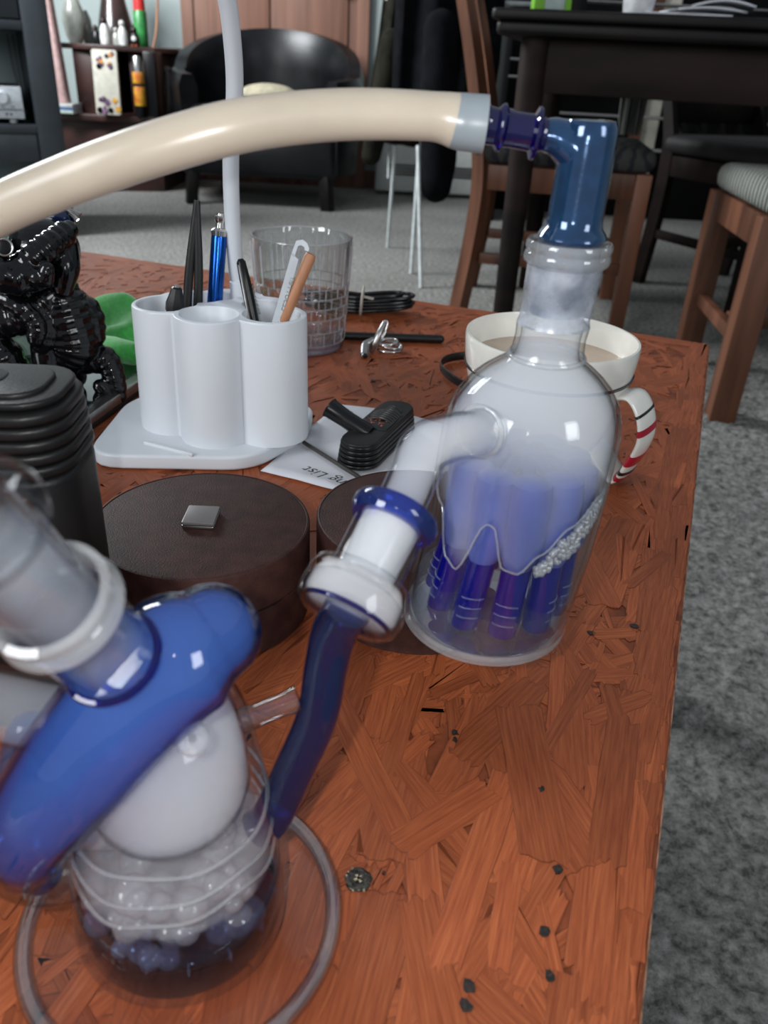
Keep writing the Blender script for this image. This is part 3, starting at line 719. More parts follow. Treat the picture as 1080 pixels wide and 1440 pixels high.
obj('nozzle', aim(lathe(pn+pn2, 40, closed=True), nz_in, nd), M['cobalt_dark'], elb, label='dark cobalt nozzle with two beads')
obj('shoulder', tube([nz_in+Vector((-0.0005, 0, -0.004)), nz_in+nd*0.09+Vector((0, 0, -0.0018)), nz_in+nd*0.24, nz_in+nd*0.33], [0.0098, 0.0088, 0.0066, 0.0058], 28, 5), M['fumed'], elb)

hp = [ony(672, 171, BY)]
hose_pts = [Vector((0.0292, BY, 0.6424)), Vector((0.0205, BY, 0.6428)), ony(606, 164, 0.328), ony(500, 161, 0.323), ony(400, 168, 0.315), ony(320, 181, 0.308), ony(230, 206, 0.304), ony(150, 233, 0.303), ony(70, 264, 0.306), ony(0, 295, 0.31), ony(-90, 345, 0.315), ony(-200, 430, 0.32), ony(-280, 560, 0.33)]
hose = thing('silicone_hose', 'thick cream silicone hose arching from the blue elbow out of the left side', 'hose', (0.0, 0.32, 0.62))
hr = [0.0099, 0.0097, 0.0083, 0.0086, 0.0087, 0.0088, 0.0088, 0.0088, 0.0087, 0.0087, 0.0087, 0.0087, 0.0087]
pts = catmull(hose_pts, 10); rr_ = interp(hr, len(pts))
k0 = 13
obj('hose_end', tube(pts[:k0+1], rr_[:k0+1], 36, raw=True), M['silicone_end'], hose, label='bluish translucent stretched end over the nozzle')
obj('hose_tube', tube(pts[k0:], rr_[k0:], 36, raw=True), M['silicone'], hose, label='cream tube')

HUNG = False
# ------------------------------------------------------------------ recycler rig in the foreground
RX, RY = -0.056, 0.159
rig = thing('recycler_rig', 'clear and blue glass recycler with a round clear foot, nearest the camera at bottom left', 'glass pipe', (RX, RY, T))
obj('foot', lathe([(0.0001, T+0.0002), (0.044, T+0.0002), (0.0475, T+0.0010), (0.0475, T+0.0034), (0.043, T+0.0040), (0.030, T+0.0046), (0.0001, T+0.0046)], 72, (RX, RY, 0)), glass('foot_glass', (0.99, 0.99, 0.99), (0.7, 0.7, 0.7), power=4, f0=0.03), rig, label='clear round foot plate')
obj('foot_rim', lathe([(0.0472+0.0028*math.cos(a), T+0.0030+0.0028*math.sin(a)) for a in [2*PI*i/14 for i in range(14)]], 80, (RX, RY, 0), closed=True), glass('rolled_rim_glass', (0.93, 0.94, 0.95), (0.6, 0.62, 0.63), power=2.0, f0=0.26, rough=0.05), rig, label='rolled clear rim')
canp = [(0.0290, T+0.0046), (0.0312, T+0.0050), (0.0318, T+0.0075), (0.0315, 0.44), (0.0300, 0.455), (0.0283, 0.47), (0.0264, 0.485), (0.0240, 0.498), (0.0215, 0.507), (0.0170, 0.513), (0.009, 0.516), (0.0001, 0.517)]
obj('can', lathe(canp, 64, (RX, RY, 0), rfn=lambda r, z, a: r*(1+0.006*math.sin(3*a+z*200))), M['clear'], rig, label='clear tapering can')
# wavy water-line ridges inside the wall
for (z, r, am) in ((0.4745, 0.0272, 0.0008), (0.4655, 0.0284, 0.0012), (0.4585, 0.0290, 0.0018)):
    pts = [(RX+r*math.cos(a), RY+r*math.sin(a), z+am*math.sin(3*a+z*900)+am*0.6*math.sin(7*a)) for a in [2*PI*i/90 for i in range(90)]]
    obj('liquid_ridge', tube(pts, 0.00055, 8, raw=True, closed=True), M['rimglass'], rig)
# inner funnel filled with vapour
fun = [(0.0001, 0.466), (0.0100, 0.4672), (0.0170, 0.4700), (0.0210, 0.4745), (0.0228, 0.482), (0.0218, 0.495), (0.0195, 0.505), (0.015, 0.5115), (0.0001, 0.5135)]
obj('funnel', lathe(fun, 56, (RX, RY, 0)), M['clear'], rig)
obj('funnel_vapour', lathe([(max(0.0001, r-0.0008), z+0.0005 if z < 0.48 else z-0.0006) for r, z in fun], 48, (RX, RY, 0)), M['vapour_dense'], rig, kind='stuff', label='grey-white vapour in the upper half of the can')
# bubbles
bub = MB(); 
for k in range(120):
    a = rs.uniform(0, 2*PI); q = 0.027*math.sqrt(rs.uniform(0.15, 1)); z = rs.uniform(0.436, 0.462); r = rs.uniform(0.0018, 0.0058)
    if math.sin(a) > 0.3 and rs.random() < 0.5: continue
    q = min(q, 0.0292-r-max(0, (z-0.44))*0.12)
    bub.join(sphere((RX+q*math.cos(a), RY+q*math.sin(a), z-0.002*rs.random()), r, 12, 8))
obj('bubbles', bub, glass('bubble_film', (0.95, 0.95, 0.96), (0.55, 0.52, 0.50), milk=0.17, milkcol=(0.72, 0.72, 0.76), power=2.2, f0=0.05), rig, kind='stuff', label='mass of clear grey bubbles on the water')
obj('bubble_vapour', lathe([(0.0001, 0.445), (0.024, 0.447), (0.0285, 0.452), (0.0272, 0.4645), (0.015, 0.4655), (0.0001, 0.4658)], 48, (RX, RY, 0)), vapour('thin_vapour', 26), rig, kind='stuff')
obj('can_water', lathe([(0.0001, T+0.0062), (0.0292, T+0.0064), (0.0300, T+0.009), (0.0298, 0.4425), (0.0001, 0.4425)], 56, (RX, RY, 0)), glass('blue_tinted_water', (0.55, 0.62, 0.78), (0.2, 0.25, 0.4), power=2, f0=0.02), rig, kind='stuff')
pc = MB()
obj('disc_perc', lathe([(0.0001, 0.4290), (0.0235, 0.4295), (0.0262, 0.4310), (0.0265, 0.4335), (0.0240, 0.4352), (0.010, 0.4365), (0.0060, 0.440), (0.0001, 0.441)], 48, (RX+0.002, RY+0.002, 0)), M['cobalt'], rig, label='blue disc percolator at the bottom of the can')
for k in range(14):
    a = 2*PI*k/14
    obj('perc_slot', box(0, 0, 0, 0.0022, 0.0006, 0.0036, 0.0002).xf(Matrix.Translation((RX+0.002+0.0266*math.cos(a), RY+0.002+0.0266*math.sin(a), 0.4322)) @ Matrix.Rotation(a, 4, 'Z')), M['rimglass'], rig)

# blue horn sweeping over the can
hornp = [Vector((-0.0405, 0.156, 0.5365)), Vector((-0.0470, 0.151, 0.5335)), Vector((-0.0575, 0.147, 0.5235)), Vector((-0.0700, 0.143, 0.5075)), Vector((-0.0800, 0.140, 0.4935)), Vector((-0.0880, 0.139, 0.4800)), Vector((-0.0905, 0.140, 0.4690)), Vector((-0.0880, 0.141, 0.4635))]
hrr = [0.0125, 0.0160, 0.0158, 0.0152, 0.0138, 0.0112, 0.0082, 0.0060]
def blob(path, rad, seg=40, n=8, capn=5):
    pts = catmull(path, n); R = interp(rad, len(pts))
    d0 = (pts[0]-pts[1]).normalized(); d1 = (pts[-1]-pts[-2]).normalized()
    a = [(pts[0]+d0*R[0]*math.sin(t), R[0]*math.cos(t)) for t in [PI/2*0.995*(1-i/capn) for i in range(capn)]]
    b = [(pts[-1]+d1*R[-1]*math.sin(t), R[-1]*math.cos(t)) for t in [PI/2*0.995*((i+1)/capn) for i in range(capn)]]
    P_ = [x[0] for x in a]+pts+[x[0] for x in b]; Q = [x[1] for x in a]+R+[x[1] for x in b]
    return tube(P_, Q, seg, raw=True)
obj('blue_horn', blob(hornp, hrr), M['horn'], rig, label='thick blue glass horn full of vapour')
obj('horn_vapour', blob(hornp[:-1], [r*0.86 for r in hrr[:-1]], 32), vapour('horn_vapour', 80, (0.76, 0.85, 0.95)), rig, kind='stuff')
tipc = blob([hornp[-3], hornp[-2], Vector((-0.0865, 0.1415, 0.4615)), Vector((-0.079, 0.146, 0.4560)), Vector((-0.072, 0.150, 0.4530))], [0.0122, 0.0100, 0.0082, 0.0068, 0.0060], 28)
obj('drain_tube', tipc, M['clear_thick'], rig, label='clear tip of the horn running into the can')
obj('top_ball', lathe([(0.0035, -0.0012), (0.0044, 0.0), (0.0035, 0.0014), (0.0012, 0.0016)], 24, (0, 0, 0), closed=True).xf(Matrix.Translation(ony(272, 1040, 0.142)) @ Matrix.Rotation(0.6, 4, 'X')), M['rimglass'], rig, label='small blue-clear weld ring on top of the can')
# big clear joint rising from the horn to the upper left, with a frosted rim
j0 = ony(158, 925, 0.139); j1 = ony(-38, 745, 0.112); jd = (j1-j0).normalized(); jl = (j1-j0).length
obj('mouth_joint', aim(lathe([(0.0095, -0.004), (0.0104, 0.0), (0.0106, 0.004), (0.0106, jl*0.46), (0.0112, jl*0.48), (0.0096, jl*0.48), (0.0090, 0.0)], 48, closed=True), j0, jd), M['clear'], rig, label='clear joint rising from the horn')
obj('mouth_rim', aim(lathe([(0.0106, jl*0.40), (0.0122, jl*0.415), (0.0132, jl*0.45), (0.0126, jl*0.485), (0.0118, jl*0.50), (0.0126, jl*0.52), (0.0124, jl*0.55), (0.0108, jl*0.56), (0.0098, jl*0.5)], 48, closed=True), j0, jd), M['rimglass'], rig, label='double pale rim of the joint')
obj('blue_seam', aim(lathe([(0.0098, jl*0.36), (0.0109, jl*0.37), (0.0109, jl*0.40), (0.0098, jl*0.41)], 48, closed=True), j0, jd), glass('pale_blue_seam', (0.55, 0.58, 0.85), (0.2, 0.2, 0.6), milk=0.1), rig)
obj('joint_vapour', aim(lathe([(0.0001, 0.0), (0.0088, 0.001), (0.0090, jl*0.9), (0.0001, jl*0.92)], 32), j0, jd), vapour('joint_vapour', 26, (0.74, 0.80, 0.90)), rig, kind='stuff')
obj('bowl_stem', aim(lathe([(0.0082, jl*0.3), (0.0093, jl*0.5), (0.0096, jl*0.95), (0.0126, jl*0.97), (0.0134, jl*1.04), (0.0120, jl*1.10), (0.0090, jl*1.11), (0.0078, jl*0.5)], 40, closed=True), j0, jd), M['clear_thick'], rig, label='pale clear insert with a thick rim at the left edge')
obj('dark_seam', aim(tube([(0.0106*math.cos(a), 0.0106*math.sin(a), 0.0006) for a in [2*PI*i/40 for i in range(40)]], 0.0010, 8, raw=True, closed=True), j0, jd), M['cobalt'], rig, label='dark blue seam between joint and horn')
# second clear tube behind the joint, lower left
s0 = ony(75, 1010, 0.150); s1 = ony(-45, 985, 0.150)
obj('side_tube', tube([s0+Vector((0.004, 0, -0.012)), s0, s0.lerp(s1, 0.5)+Vector((0, 0, 0.001)), s1], [0.0085, 0.0098, 0.0098, 0.0098], 32, 8), M['clear'], rig)
obj('side_tube_core', tube([s0+Vector((0.003, 0, -0.013)), s0+Vector((-0.002, 0, -0.006)), ony(35, 1030, 0.150), ony(15, 1110, 0.148)], [0.0030, 0.0040, 0.0045, 0.0040], 20, 8), glass('light_blue_glass', (0.45, 0.58, 0.85), (0.1, 0.15, 0.5), milk=0.12, milkcol=(0.3, 0.4, 0.7)), rig)
obj('side_vapour', tube([s0, s1], 0.0082, 20, 6), vapour('side_vapour', 30, (0.82, 0.86, 0.92)), rig, kind='stuff')

# blue connecting tube, support rod, puck and female joint
puck = Vector((-0.0088, 0.2235, 0.5012)); pax = ax
bt = [Vector((-0.0335, 0.166, 0.4545)), Vector((-0.0290, 0.167, 0.4590)), ony(412, 1085, 0.170), ony(445, 1010, 0.173), ony(458, 940, 0.176), ony(470, 890, 0.1775), hung(puck-pax*0.004)]
obj('blue_tube', tube(bt, [0.0060, 0.0062, 0.0060, 0.0060, 0.0061, 0.0064, 0.0066], 32, 10), M['tubeblue'], rig, label='dark blue curved connecting tube')
r0 = ony(338, 1015, 0.168); r1 = ony(420, 982, 0.173)
obj('support_rod', tube([r0, r0.lerp(r1, 0.3), r0.lerp(r1, 0.7), r1], [0.0038, 0.0033, 0.0033, 0.0040], 24, 5), glass('rod_glass', (0.92, 0.93, 0.95), (0.12, 0.12, 0.14), power=1.6, f0=0.12), rig, label='clear support rod')
HUNG = True
obj('puck', aim(lathe([(0.0085, -0.0086), (0.0155, -0.0082), (0.0182, -0.0062), (0.0190, -0.0020), (0.0188, 0.0045), (0.0178, 0.0080), (0.0155, 0.0096), (0.0135, 0.0100), (0.0120, 0.0084), (0.0118, 0.0060), (0.0168, 0.0030), (0.0170, -0.0030), (0.0150, -0.0054), (0.0078, -0.0056)], 56, closed=True), puck, pax), M['clear'], rig, label='flat round clear chamber')
obj('puck_vapour', aim(lathe([(0.0001, -0.0052), (0.0150, -0.0050), (0.0168, -0.0020), (0.0166, 0.0040), (0.0145, 0.0080), (0.0001, 0.0082)], 40), puck, pax), vapour('puck_vapour', 120, (0.95, 0.96, 0.97)), rig, kind='stuff')
obj('blue_weld', aim(tube([(0.0160*math.cos(a), 0.0160*math.sin(a), -0.0058) for a in [2*PI*i/60 for i in range(60)]], 0.0009, 8, raw=True, closed=True), puck, pax), M['cobalt'], rig)
flen = (jt-puck).length
obj('female_joint', aim(lathe([(0.0136, 0.0080), (0.0128, 0.0105), (0.0128, flen-0.006), (0.0130, flen-0.003), (0.0103, flen-0.003), (0.0096, 0.0080)], 48, closed=True), puck, pax), M['clear'], rig)
obj('joint_lining', aim(lathe([(0.0101, 0.0085), (0.0108, flen-0.004), (0.0102, flen-0.004), (0.0096, 0.0085)], 48, closed=True), puck, pax), M['frostwhite'], rig, label='white frosted lining')
obj('joint_collar', aim(lathe([(0.0118, flen-0.0058), (0.0146, flen-0.0056), (0.0160, flen-0.0032), (0.0162, flen-0.0004), (0.0150, flen+0.0016), (0.0118, flen+0.0008), (0.0108, flen-0.0008), (0.0106, flen-0.0050)], 56, closed=True), puck, pax), glass('collar_blue_glass', (0.16, 0.26, 0.72), (0.03, 0.03, 0.45), power=1.6, f0=0.06, milk=0.12, milkcol=(0.08, 0.16, 0.6)), rig, label='blue collar')

HUNG = False
# ------------------------------------------------------------------ round leather boxes and magnet
def round_box(cx, cy_, R, h, label, group):
    b = thing('round_box', label, 'box', (cx, cy_, T), group)
    obj('box_body', lathe([(R-0.0010, T), (R-0.0002, T+0.0008), (R-0.0002, T+h*0.50), (R-0.0012, T+h*0.508), (0.001, T+h*0.508)], 72, (cx, cy_, 0)), M['leather'], b)
    obj('lid', lathe([(0.001, T+h*0.522), (R-0.0012, T+h*0.522), (R, T+h*0.535), (R, T+h-0.0012), (R-0.0004, T+h-0.0003), (R-0.0012, T+h), (R-0.0016, T+h-0.0004), (R-0.0024, T+h-0.0002), (0.001, T+h)], 72, (cx, cy_, 0)), M['leather'], b)
    return b
round_box(-0.0860, 0.3290, 0.0510, 0.047, 'round dark brown leather box with the square magnet on its lid', None)
round_box(0.0180, 0.3460, 0.0510, 0.047, 'round dark brown leather box behind the glass joint, partly hidden by the bottle', None)
LID = T + 0.047
mg = onz(283, 727, LID+0.002)
mgt = thing('magnet_block', 'small square grey metal magnet of stacked plates on the brown lid', 'magnet', (mg.x, mg.y, LID))
for k, (z0, z1) in enumerate(((0.0001, 0.0018), (0.0020, 0.0036))):
    o = obj('magnet_plate', prism(rrect(mg.x, mg.y, 0.0150, 0.0168, 0.0008, 0.02, 3), LID+z0, LID+z1, 0.0004, 2), M['magtop'] if k else M['satin'], mgt)

# ------------------------------------------------------------------ tall ribbed device, far left
dv = thing('portable_vaporizer', 'tall black ribbed plastic vaporizer standing at the left edge', 'vaporizer', (-0.152, 0.257, T))
DX, DY = -0.152, 0.257
obj('shell', prism(rrect(DX, DY, 0.088, 0.046, 0.016, 0.06), T+0.0002, T+0.112, 0.003), M['blackrub'], dv)
for k in range(5):
    obj('rib', prism(rrect(DX, DY, 0.089-0.0006*k, 0.047-0.0006*k, 0.016, 0.06), T+0.1125+k*0.0046, T+0.1166+k*0.0046, 0.0014, 3), M['blackrub'], dv)
for k in range(2):
    obj('top_rib', prism(rrect(DX, DY+0.001, 0.082-0.012*k, 0.040-0.010*k, 0.014-0.003*k, 0.06), T+0.1355+k*0.0012, T+0.1382+k*0.0014, 0.0010, 3), M['blackrub'], dv)
obj('top_cap', prism(rrect(DX-0.006, DY+0.002, 0.052, 0.018, 0.008, 0.06), T+0.1355, T+0.1400, 0.0010, 3), M['blackpl'], dv)
# short fins scored on the front
for k in range(12):
    z = T+0.107-k*0.0036
    a = Vector((DX+0.0300, DY-0.0214, z-0.0018)); b = Vector((DX+0.0385, DY-0.0166, z+0.0008))
    obj('fin', tube([a, b], 0.00035, 6, 2), M['line'], dv)
    a = Vector((DX+0.0100, DY-0.0226, z-0.0022)); b = Vector((DX+0.0180, DY-0.0221, z+0.0008))
    obj('fin', tube([a, b], 0.00035, 6, 2), M['line'], dv)
obj('front_groove', box(DX+0.002, DY-0.0240, T+0.055, 0.0012, 0.0016, 0.085, 0.0004), M['line'], dv)

# ------------------------------------------------------------------ white lamp base with pen cups
lb = thing('desk_lamp', 'white desk lamp base with three pen cups and a gooseneck stem', 'desk lamp', (-0.116, 0.525, T))
base = rpoly([(-0.196, 0.466), (-0.088, 0.4755), (-0.057, 0.532), (-0.058, 0.572), (-0.100, 0.590), (-0.180, 0.585), (-0.197, 0.560)], [0.024, 0.020, 0.016, 0.012, 0.02, 0.02, 0.02])
obj('base_plate', prism(base, T+0.0002, T+0.0105, 0.0022, 4), M['white'], lb)
obj('phone_ridge', beam(onz(203, 622, T+0.0112), onz(272, 640, T+0.0112), 0.0026, 0.0028, 0.001), M['white'], lb)
CZ = T+0.095
circ3 = [(-0.1500, 0.5270, 0.0238), (-0.1185, 0.5085, 0.0232), (-0.0818, 0.5170, 0.0245), (-0.1150, 0.5500, 0.0250), (-0.0900, 0.5400, 0.0190), (-0.1400, 0.5430, 0.0220)]
def outline(cs, cx, cy_, grow=0.0, n=96):
    o = []
    for k in range(n):
        a = 2*PI*k/n; d = Vector((math.cos(a), math.sin(a))); best = 0
        for (x, y, r) in cs:
            r = r+grow; q = Vector((x-cx, y-cy_)); t = q.dot(d); h = q.length_squared-t*t
            if h < r*r: best = max(best, t+math.sqrt(r*r-h))
        o.append((cx+best*d.x, cy_+best*d.y))
    return o
OC = outline(circ3, -0.116, 0.525)
holes = [outline([(-0.1510, 0.5270, 0.0193), (-0.1330, 0.5480, 0.0150), (-0.122, 0.553, 0.012)], -0.142, 0.537, 0, 40),
         outline([(-0.1190, 0.5080, 0.0185)], -0.119, 0.508, 0, 40),
         outline([(-0.0800, 0.5160, 0.0188), (-0.0900, 0.5380, 0.0130)], -0.085, 0.524, 0, 40)]
# keep the side holes clear of the middle cup wall
def carve(h, cx, cy_, r):
    o = []
    for (x, y) in h:
        d = math.hypot(x-cx, y-cy_)
        if d < r: x, y = cx+(x-cx)/d*r, cy_+(y-cy_)/d*r
        o.append((x, y))
    return o
holes[0] = carve(holes[0], -0.119, 0.508, 0.0212); holes[2] = carve(holes[2], -0.119, 0.508, 0.0212)
def carve2(h): return h
def cup_body(outl, holes, z0, z1, zf, taper=0.0015, bev=0.0014):
    bm = bmesh.new()
    cx = sum(p[0] for p in outl)/len(outl); cyy = sum(p[1] for p in outl)/len(outl)
    def loop(pts, z, sc=1.0, c=(0, 0)):
        return [bm.verts.new((c[0]+(x-c[0])*sc, c[1]+(y-c[1])*sc, z)) for x, y in pts]
    lays = [loop(outl, z0, 1.02, (cx, cyy)), loop(outl, (z0+z1)/2, 1.01, (cx, cyy)), loop(outl, z1-bev, 1.0, (cx, cyy)), loop(outl, z1-bev*0.3, 0.994, (cx, cyy)), loop(outl, z1, 0.98, (cx, cyy))]
    n = len(outl)
    for A, B in zip(lays, lays[1:]):
        for i in range(n): bm.faces.new((A[i], A[(i+1) % n], B[(i+1) % n], B[i]))
    bm.faces.new(lays[0][::-1])
    edges = [bm.edges.get((lays[-1][i], lays[-1][(i+1) % n])) for i in range(n)]
    for h in holes:
        hc = (sum(p[0] for p in h)/len(h), sum(p[1] for p in h)/len(h)); m_ = len(h)
        H = [loop(h, z1, 1.03, hc), loop(h, z1-bev*0.6, 1.0, hc), loop(h, zf+0.003, 0.97, hc), loop(h, zf, 0.85, hc)]
        for A, B in zip(H, H[1:]):
            for i in range(m_): bm.faces.new((A[i], B[i], B[(i+1) % m_], A[(i+1) % m_]))
        bm.faces.new(H[-1])
        edges += [bm.edges.get((H[0][i], H[0][(i+1) % m_])) for i in range(m_)]
    bmesh.ops.triangle_fill(bm, use_beauty=True, use_dissolve=False, edges=edges)
    bm.verts.index_update(); m = MB(); m.add([v.co.copy() for v in bm.verts], [[v.index for v in f.verts] for f in bm.faces]); bm.free(); return m
obj('pen_cups', cup_body(OC, holes, T+0.0105, CZ, T+0.022), M['white'], lb, ang=35)
STX, STY = -0.1085, 0.5605
obj('stem_socket', lathe([(0.0001, T+0.0103), (0.0072, T+0.0103), (0.0070, CZ+0.004), (0.0072, CZ+0.0085), (0.0064, CZ+0.0095), (0.0001, CZ+0.0095)], 28, (STX, STY, 0)), M['white'], lb)
stem = [Vector((STX, STY, CZ+0.008)), ony(332, 380, 0.560), ony(326, 290, 0.556), ony(325, 210, 0.550), ony(330, 130, 0.542), ony(327, 60, 0.532), ony(317, -10, 0.520), ony(290, -90, 0.505), ony(240, -160, 0.49)]
obj('gooseneck', tube(stem, 0.0052, 24, 8), M['white'], lb, label='white gooseneck stem')
hd = ony(225, -175, 0.485)
obj('lamp_head', lathe([(0.0001, 0.012), (0.030, 0.010), (0.034, 0.002), (0.033, -0.003), (0.0001, -0.003)], 40, tuple(hd)), M['white'], lb)

# things in the cups
def tip(x, y, Y): return ony(x, y, Y)
# blue pen vape with steel end
a = Vector((-0.1310, 0.5440, T+0.026)); b = tip(309, 320, 0.556)
pv = thing('blue_vape_pen', 'shiny blue metal vape pen with a steel end in the left pen cup', 'vape pen', tuple(a))
d = (b-a).normalized(); L = (b-a).length
obj('barrel', aim(lathe([(0.0001, 0), (0.0050, 0.001), (0.0052, 0.004), (0.0052, L-0.006), (0.0049, L-0.005), (0.0001, L-0.005)], 28), a, d), M['bluemet'], pv)
obj('steel_end', aim(lathe([(0.0001, L-0.005), (0.0055, L-0.005), (0.0056, L-0.002), (0.0048, L-0.001), (0.0030, L), (0.0028, L+0.003), (0.0036, L+0.004), (0.0036, L+0.007), (0.0027, L+0.0075), (0.0026, L+0.009), (0.0001, L+0.009)], 24), a, d), M['chrome'], pv, label='steel threaded end')
# black tweezers
a = Vector((-0.1430, 0.5330, T+0.026)); b = tip(277, 282, 0.547)
tw = thing('tweezers', 'tall matt black tweezers standing in the left pen cup', 'tweezers', tuple(a))
for s in (-1, 1):
    q = Vector((0.0016*s, 0, 0)); mid = a.lerp(b, 0.6)+Vector((0.0042*s*0.5, 0, 0))
    obj('arm', tube([a+q*2.2, mid+q*0.8, b], [0.0022, 0.0021, 0.0014], 12, 8, ell=(1.5, 0.8)), M['blackrub'], tw)
# black lighter nozzle / cap
a = Vector((-0.1575, 0.5230, T+0.026)); b = tip(249, 403, 0.5235)
cpn = thing('black_marker', 'black marker with a faceted tapered cap, leftmost in the pen cups', 'marker', tuple(a)); d = b-a; L = d.length
obj('barrel', aim(lathe([(0.0001, 0), (0.0044, 0.001), (0.0046, L*0.82), (0.0001, L*0.82)], 20), a, d), M['blackpl'], cpn)
obj('cap', aim(lathe([(0.0001, L*0.80), (0.0060, L*0.80), (0.0062, L*0.86), (0.0046, L*0.93), (0.0036, L*0.985), (0.0020, L), (0.0001, L)], 8), a, d), M['blackrub'], cpn, ang=20)
obj('cap_tip', aim(lathe([(0.0001, L*0.985), (0.0022, L*0.985), (0.0020, L*1.01), (0.0001, L*1.012)], 14), a, d), M['satin'], cpn)
# black pen leaning
a = Vector((-0.0790, 0.5120, T+0.026)); b = tip(338, 364, 0.535)
pn_ = thing('black_pen', 'black pen leaning left in the right pen cup', 'pen', tuple(a)); d = b-a; L = d.length
obj('barrel', aim(lathe([(0.0001, 0), (0.0028, 0.004), (0.0036, 0.012), (0.0036, L*0.86), (0.0030, L*0.98), (0.0016, L), (0.0001, L)], 20), a, d), M['blackpl'], pn_)
obj('clip', beam(a+d*0.62+Vector((-0.002, -0.0040, 0)), a+d*0.97+Vector((-0.001, -0.0036, 0)), 0.0016, 0.0008, 0.0002), M['satin'], pn_)
# steel dab tool
a = Vector((-0.0740, 0.5110, T+0.026)); b = tip(350, 400, 0.535)
dt_ = thing('dab_tool', 'thin steel dab tool with a knurled end beside the black pen', 'tool', tuple(a)); d = b-a; L = d.length
obj('shaft', aim(lathe([(0.0001, 0), (0.0013, 0.001), (0.0013, L*0.8), (0.0001, L*0.8)], 12), a, d), M['chrome'], dt_)
obj('knurled_end', aim(lathe([(0.0001, L*0.78)]+[(0.0021 if k % 2 else 0.0027, L*(0.78+0.22*k/14)) for k in range(15)]+[(0.0001, L)], 14), a, d), M['satin'], dt_)
# bottle opener with wooden handle
a = Vector((-0.0805, 0.5060, T+0.045))
top = tip(433, 345, 0.5160); bot = tip(386, 462, 0.5110)
op = thing('opener_tool', 'silver flat blade tool with a wooden handle in the right pen cup', 'opener', tuple(a))
dd = (top-bot).normalized(); side = Vector((0, 1, 0)).cross(dd).normalized(); 
if side.x < 0: side = -side
nrm = dd.cross(side)
Mop = Matrix((side, dd, nrm)).transposed().to_4x4(); Mop = Matrix.Translation(bot) @ Mop
Lt = (top-bot).length
# the blade, a flat plate in local xy with a hooked eye at the top
sc0 = Lt/0.058
bl = MB()
def plate(pts, th):
    n = len(pts); v = [(x, y, -th/2) for x, y in pts]+[(x, y, th/2) for x, y in pts]
    return MB().add(v, [list(range(n))[::-1], [n+i for i in range(n)]]+[[i, (i+1) % n, n+(i+1) % n, n+i] for i in range(n)])
Wd = 0.0052
eye = []
bl.join(plate([(-Wd/2, -0.03), (Wd/2, -0.03), (Wd/2, Lt*0.82), (-Wd/2, Lt*0.86)], 0.0014))
bl.join(plate([(-Wd/2, Lt*0.85), (-Wd/2+0.0022, Lt*0.83), (-Wd/2+0.0026, Lt*0.955), (-Wd/2+0.0006, Lt*1.0)], 0.0014))
arc = [(-Wd/2+0.0006, Lt*1.0), (Wd*0.35, Lt*1.035), (Wd*0.95, Lt*1.015), (Wd*1.35, Lt*0.97), (Wd*1.35, Lt*0.935), (Wd*0.90, Lt*0.935), (Wd*0.75, Lt*0.965), (Wd*0.3, Lt*0.975), (-Wd/2+0.0026, Lt*0.955)]
bl.join(plate(arc[::-1], 0.0014))
obj('blade', bl.xf(Mop @ Matrix.Rotation(0.10, 4, 'Z')), M['silver'], op, False)
hb = Mop @ Vector((Wd*0.62, Lt*0.10, 0.002)); ht = Mop @ Vector((Wd*0.72, Lt*0.925, 0.002))
obj('handle', aim(lathe([(0.0001, 0), (0.0032, 0.0002), (0.0036, 0.002), (0.0037, (ht-hb).length-0.002), (0.0030, (ht-hb).length), (0.0001, (ht-hb).length)], 20), hb, ht-hb), M['beech'], op, label='round wooden handle')
obj('ferrule', aim(lathe([(0.0001, -0.006), (0.0034, -0.006), (0.0041, -0.003), (0.0038, -0.0002), (0.0001, -0.0002)], 20), hb, ht-hb), M['chrome'], op)
text('engraving', 'LESU1Ten', 0.0052, M['satin'], Mop @ Matrix.Translation((-0.0004+0.0005, Lt*0.42, 0.0)) @ Matrix.Rotation(0.10, 4, 'Z') @ Matrix.Translation((0, 0, -0.0009)) @ Matrix.Rotation(PI/2, 4, 'Z') @ Matrix.Rotation(PI, 4, 'X'), op)

# ------------------------------------------------------------------ cut glass tumbler
tb = thing('tumbler', 'cut crystal whisky tumbler behind the pen cups', 'glass', (-0.088, 0.752, T))
def cutr(r, z, a):
    zz = z-T
    if zz > 0.0995 or zz < 0.006: return r
    n = 20
    if zz > 0.062:
        u = (a/(2*PI)*n) % 1; g = math.exp(-((u-0.5)/0.10)**2)*min(1, (0.0995-zz)/0.01); return r*(1-0.035*g)
    rows = [0.006, 0.019, 0.034, 0.045, 0.0535, 0.062]; g2 = 0
    for k, rz in enumerate(rows): g2 = max(g2, math.exp(-((zz-rz)/0.0011)**2))
    row = sum(1 for q in rows if zz > q)
    u = (a/(2*PI)*n+0.5*(row % 2)) % 1; g = math.exp(-((u-0.5)/0.10)**2)
    return r*(1-0.035*max(g, g2)+0.008)
zs = [0.0, 0.001, 0.003, 0.006]+[0.0065+0.0011*i for i in range(84)]+[0.1000, 0.1012, 0.1018]
prf = [(0.030, T), (0.0375, T+0.0004), (0.0392, T+0.002)]+[(0.0395+0.0065*(z/0.102), T+z) for z in zs[2:-1]]+[(0.0455, T+0.1020), (0.0442, T+0.1020), (0.0438, T+0.1010)]
prf2 = [(0.0430, T+0.09), (0.0395, T+0.04), (0.0370, T+0.014), (0.0330, T+0.0125), (0.0001, T+0.0125)]
obj('tumbler_wall', lathe(prf+prf2, 200, (-0.088, 0.752, 0), rfn=lambda r, z, a: cutr(r, z, a) if r > 0.0393 and (z-T) > 0.004 else r), glass('cut_crystal', (0.95, 0.955, 0.96), (0.55, 0.56, 0.58), power=2.2, f0=0.07), tb, ang=20, label='wall cut into rows of small panes')
ln = MB()
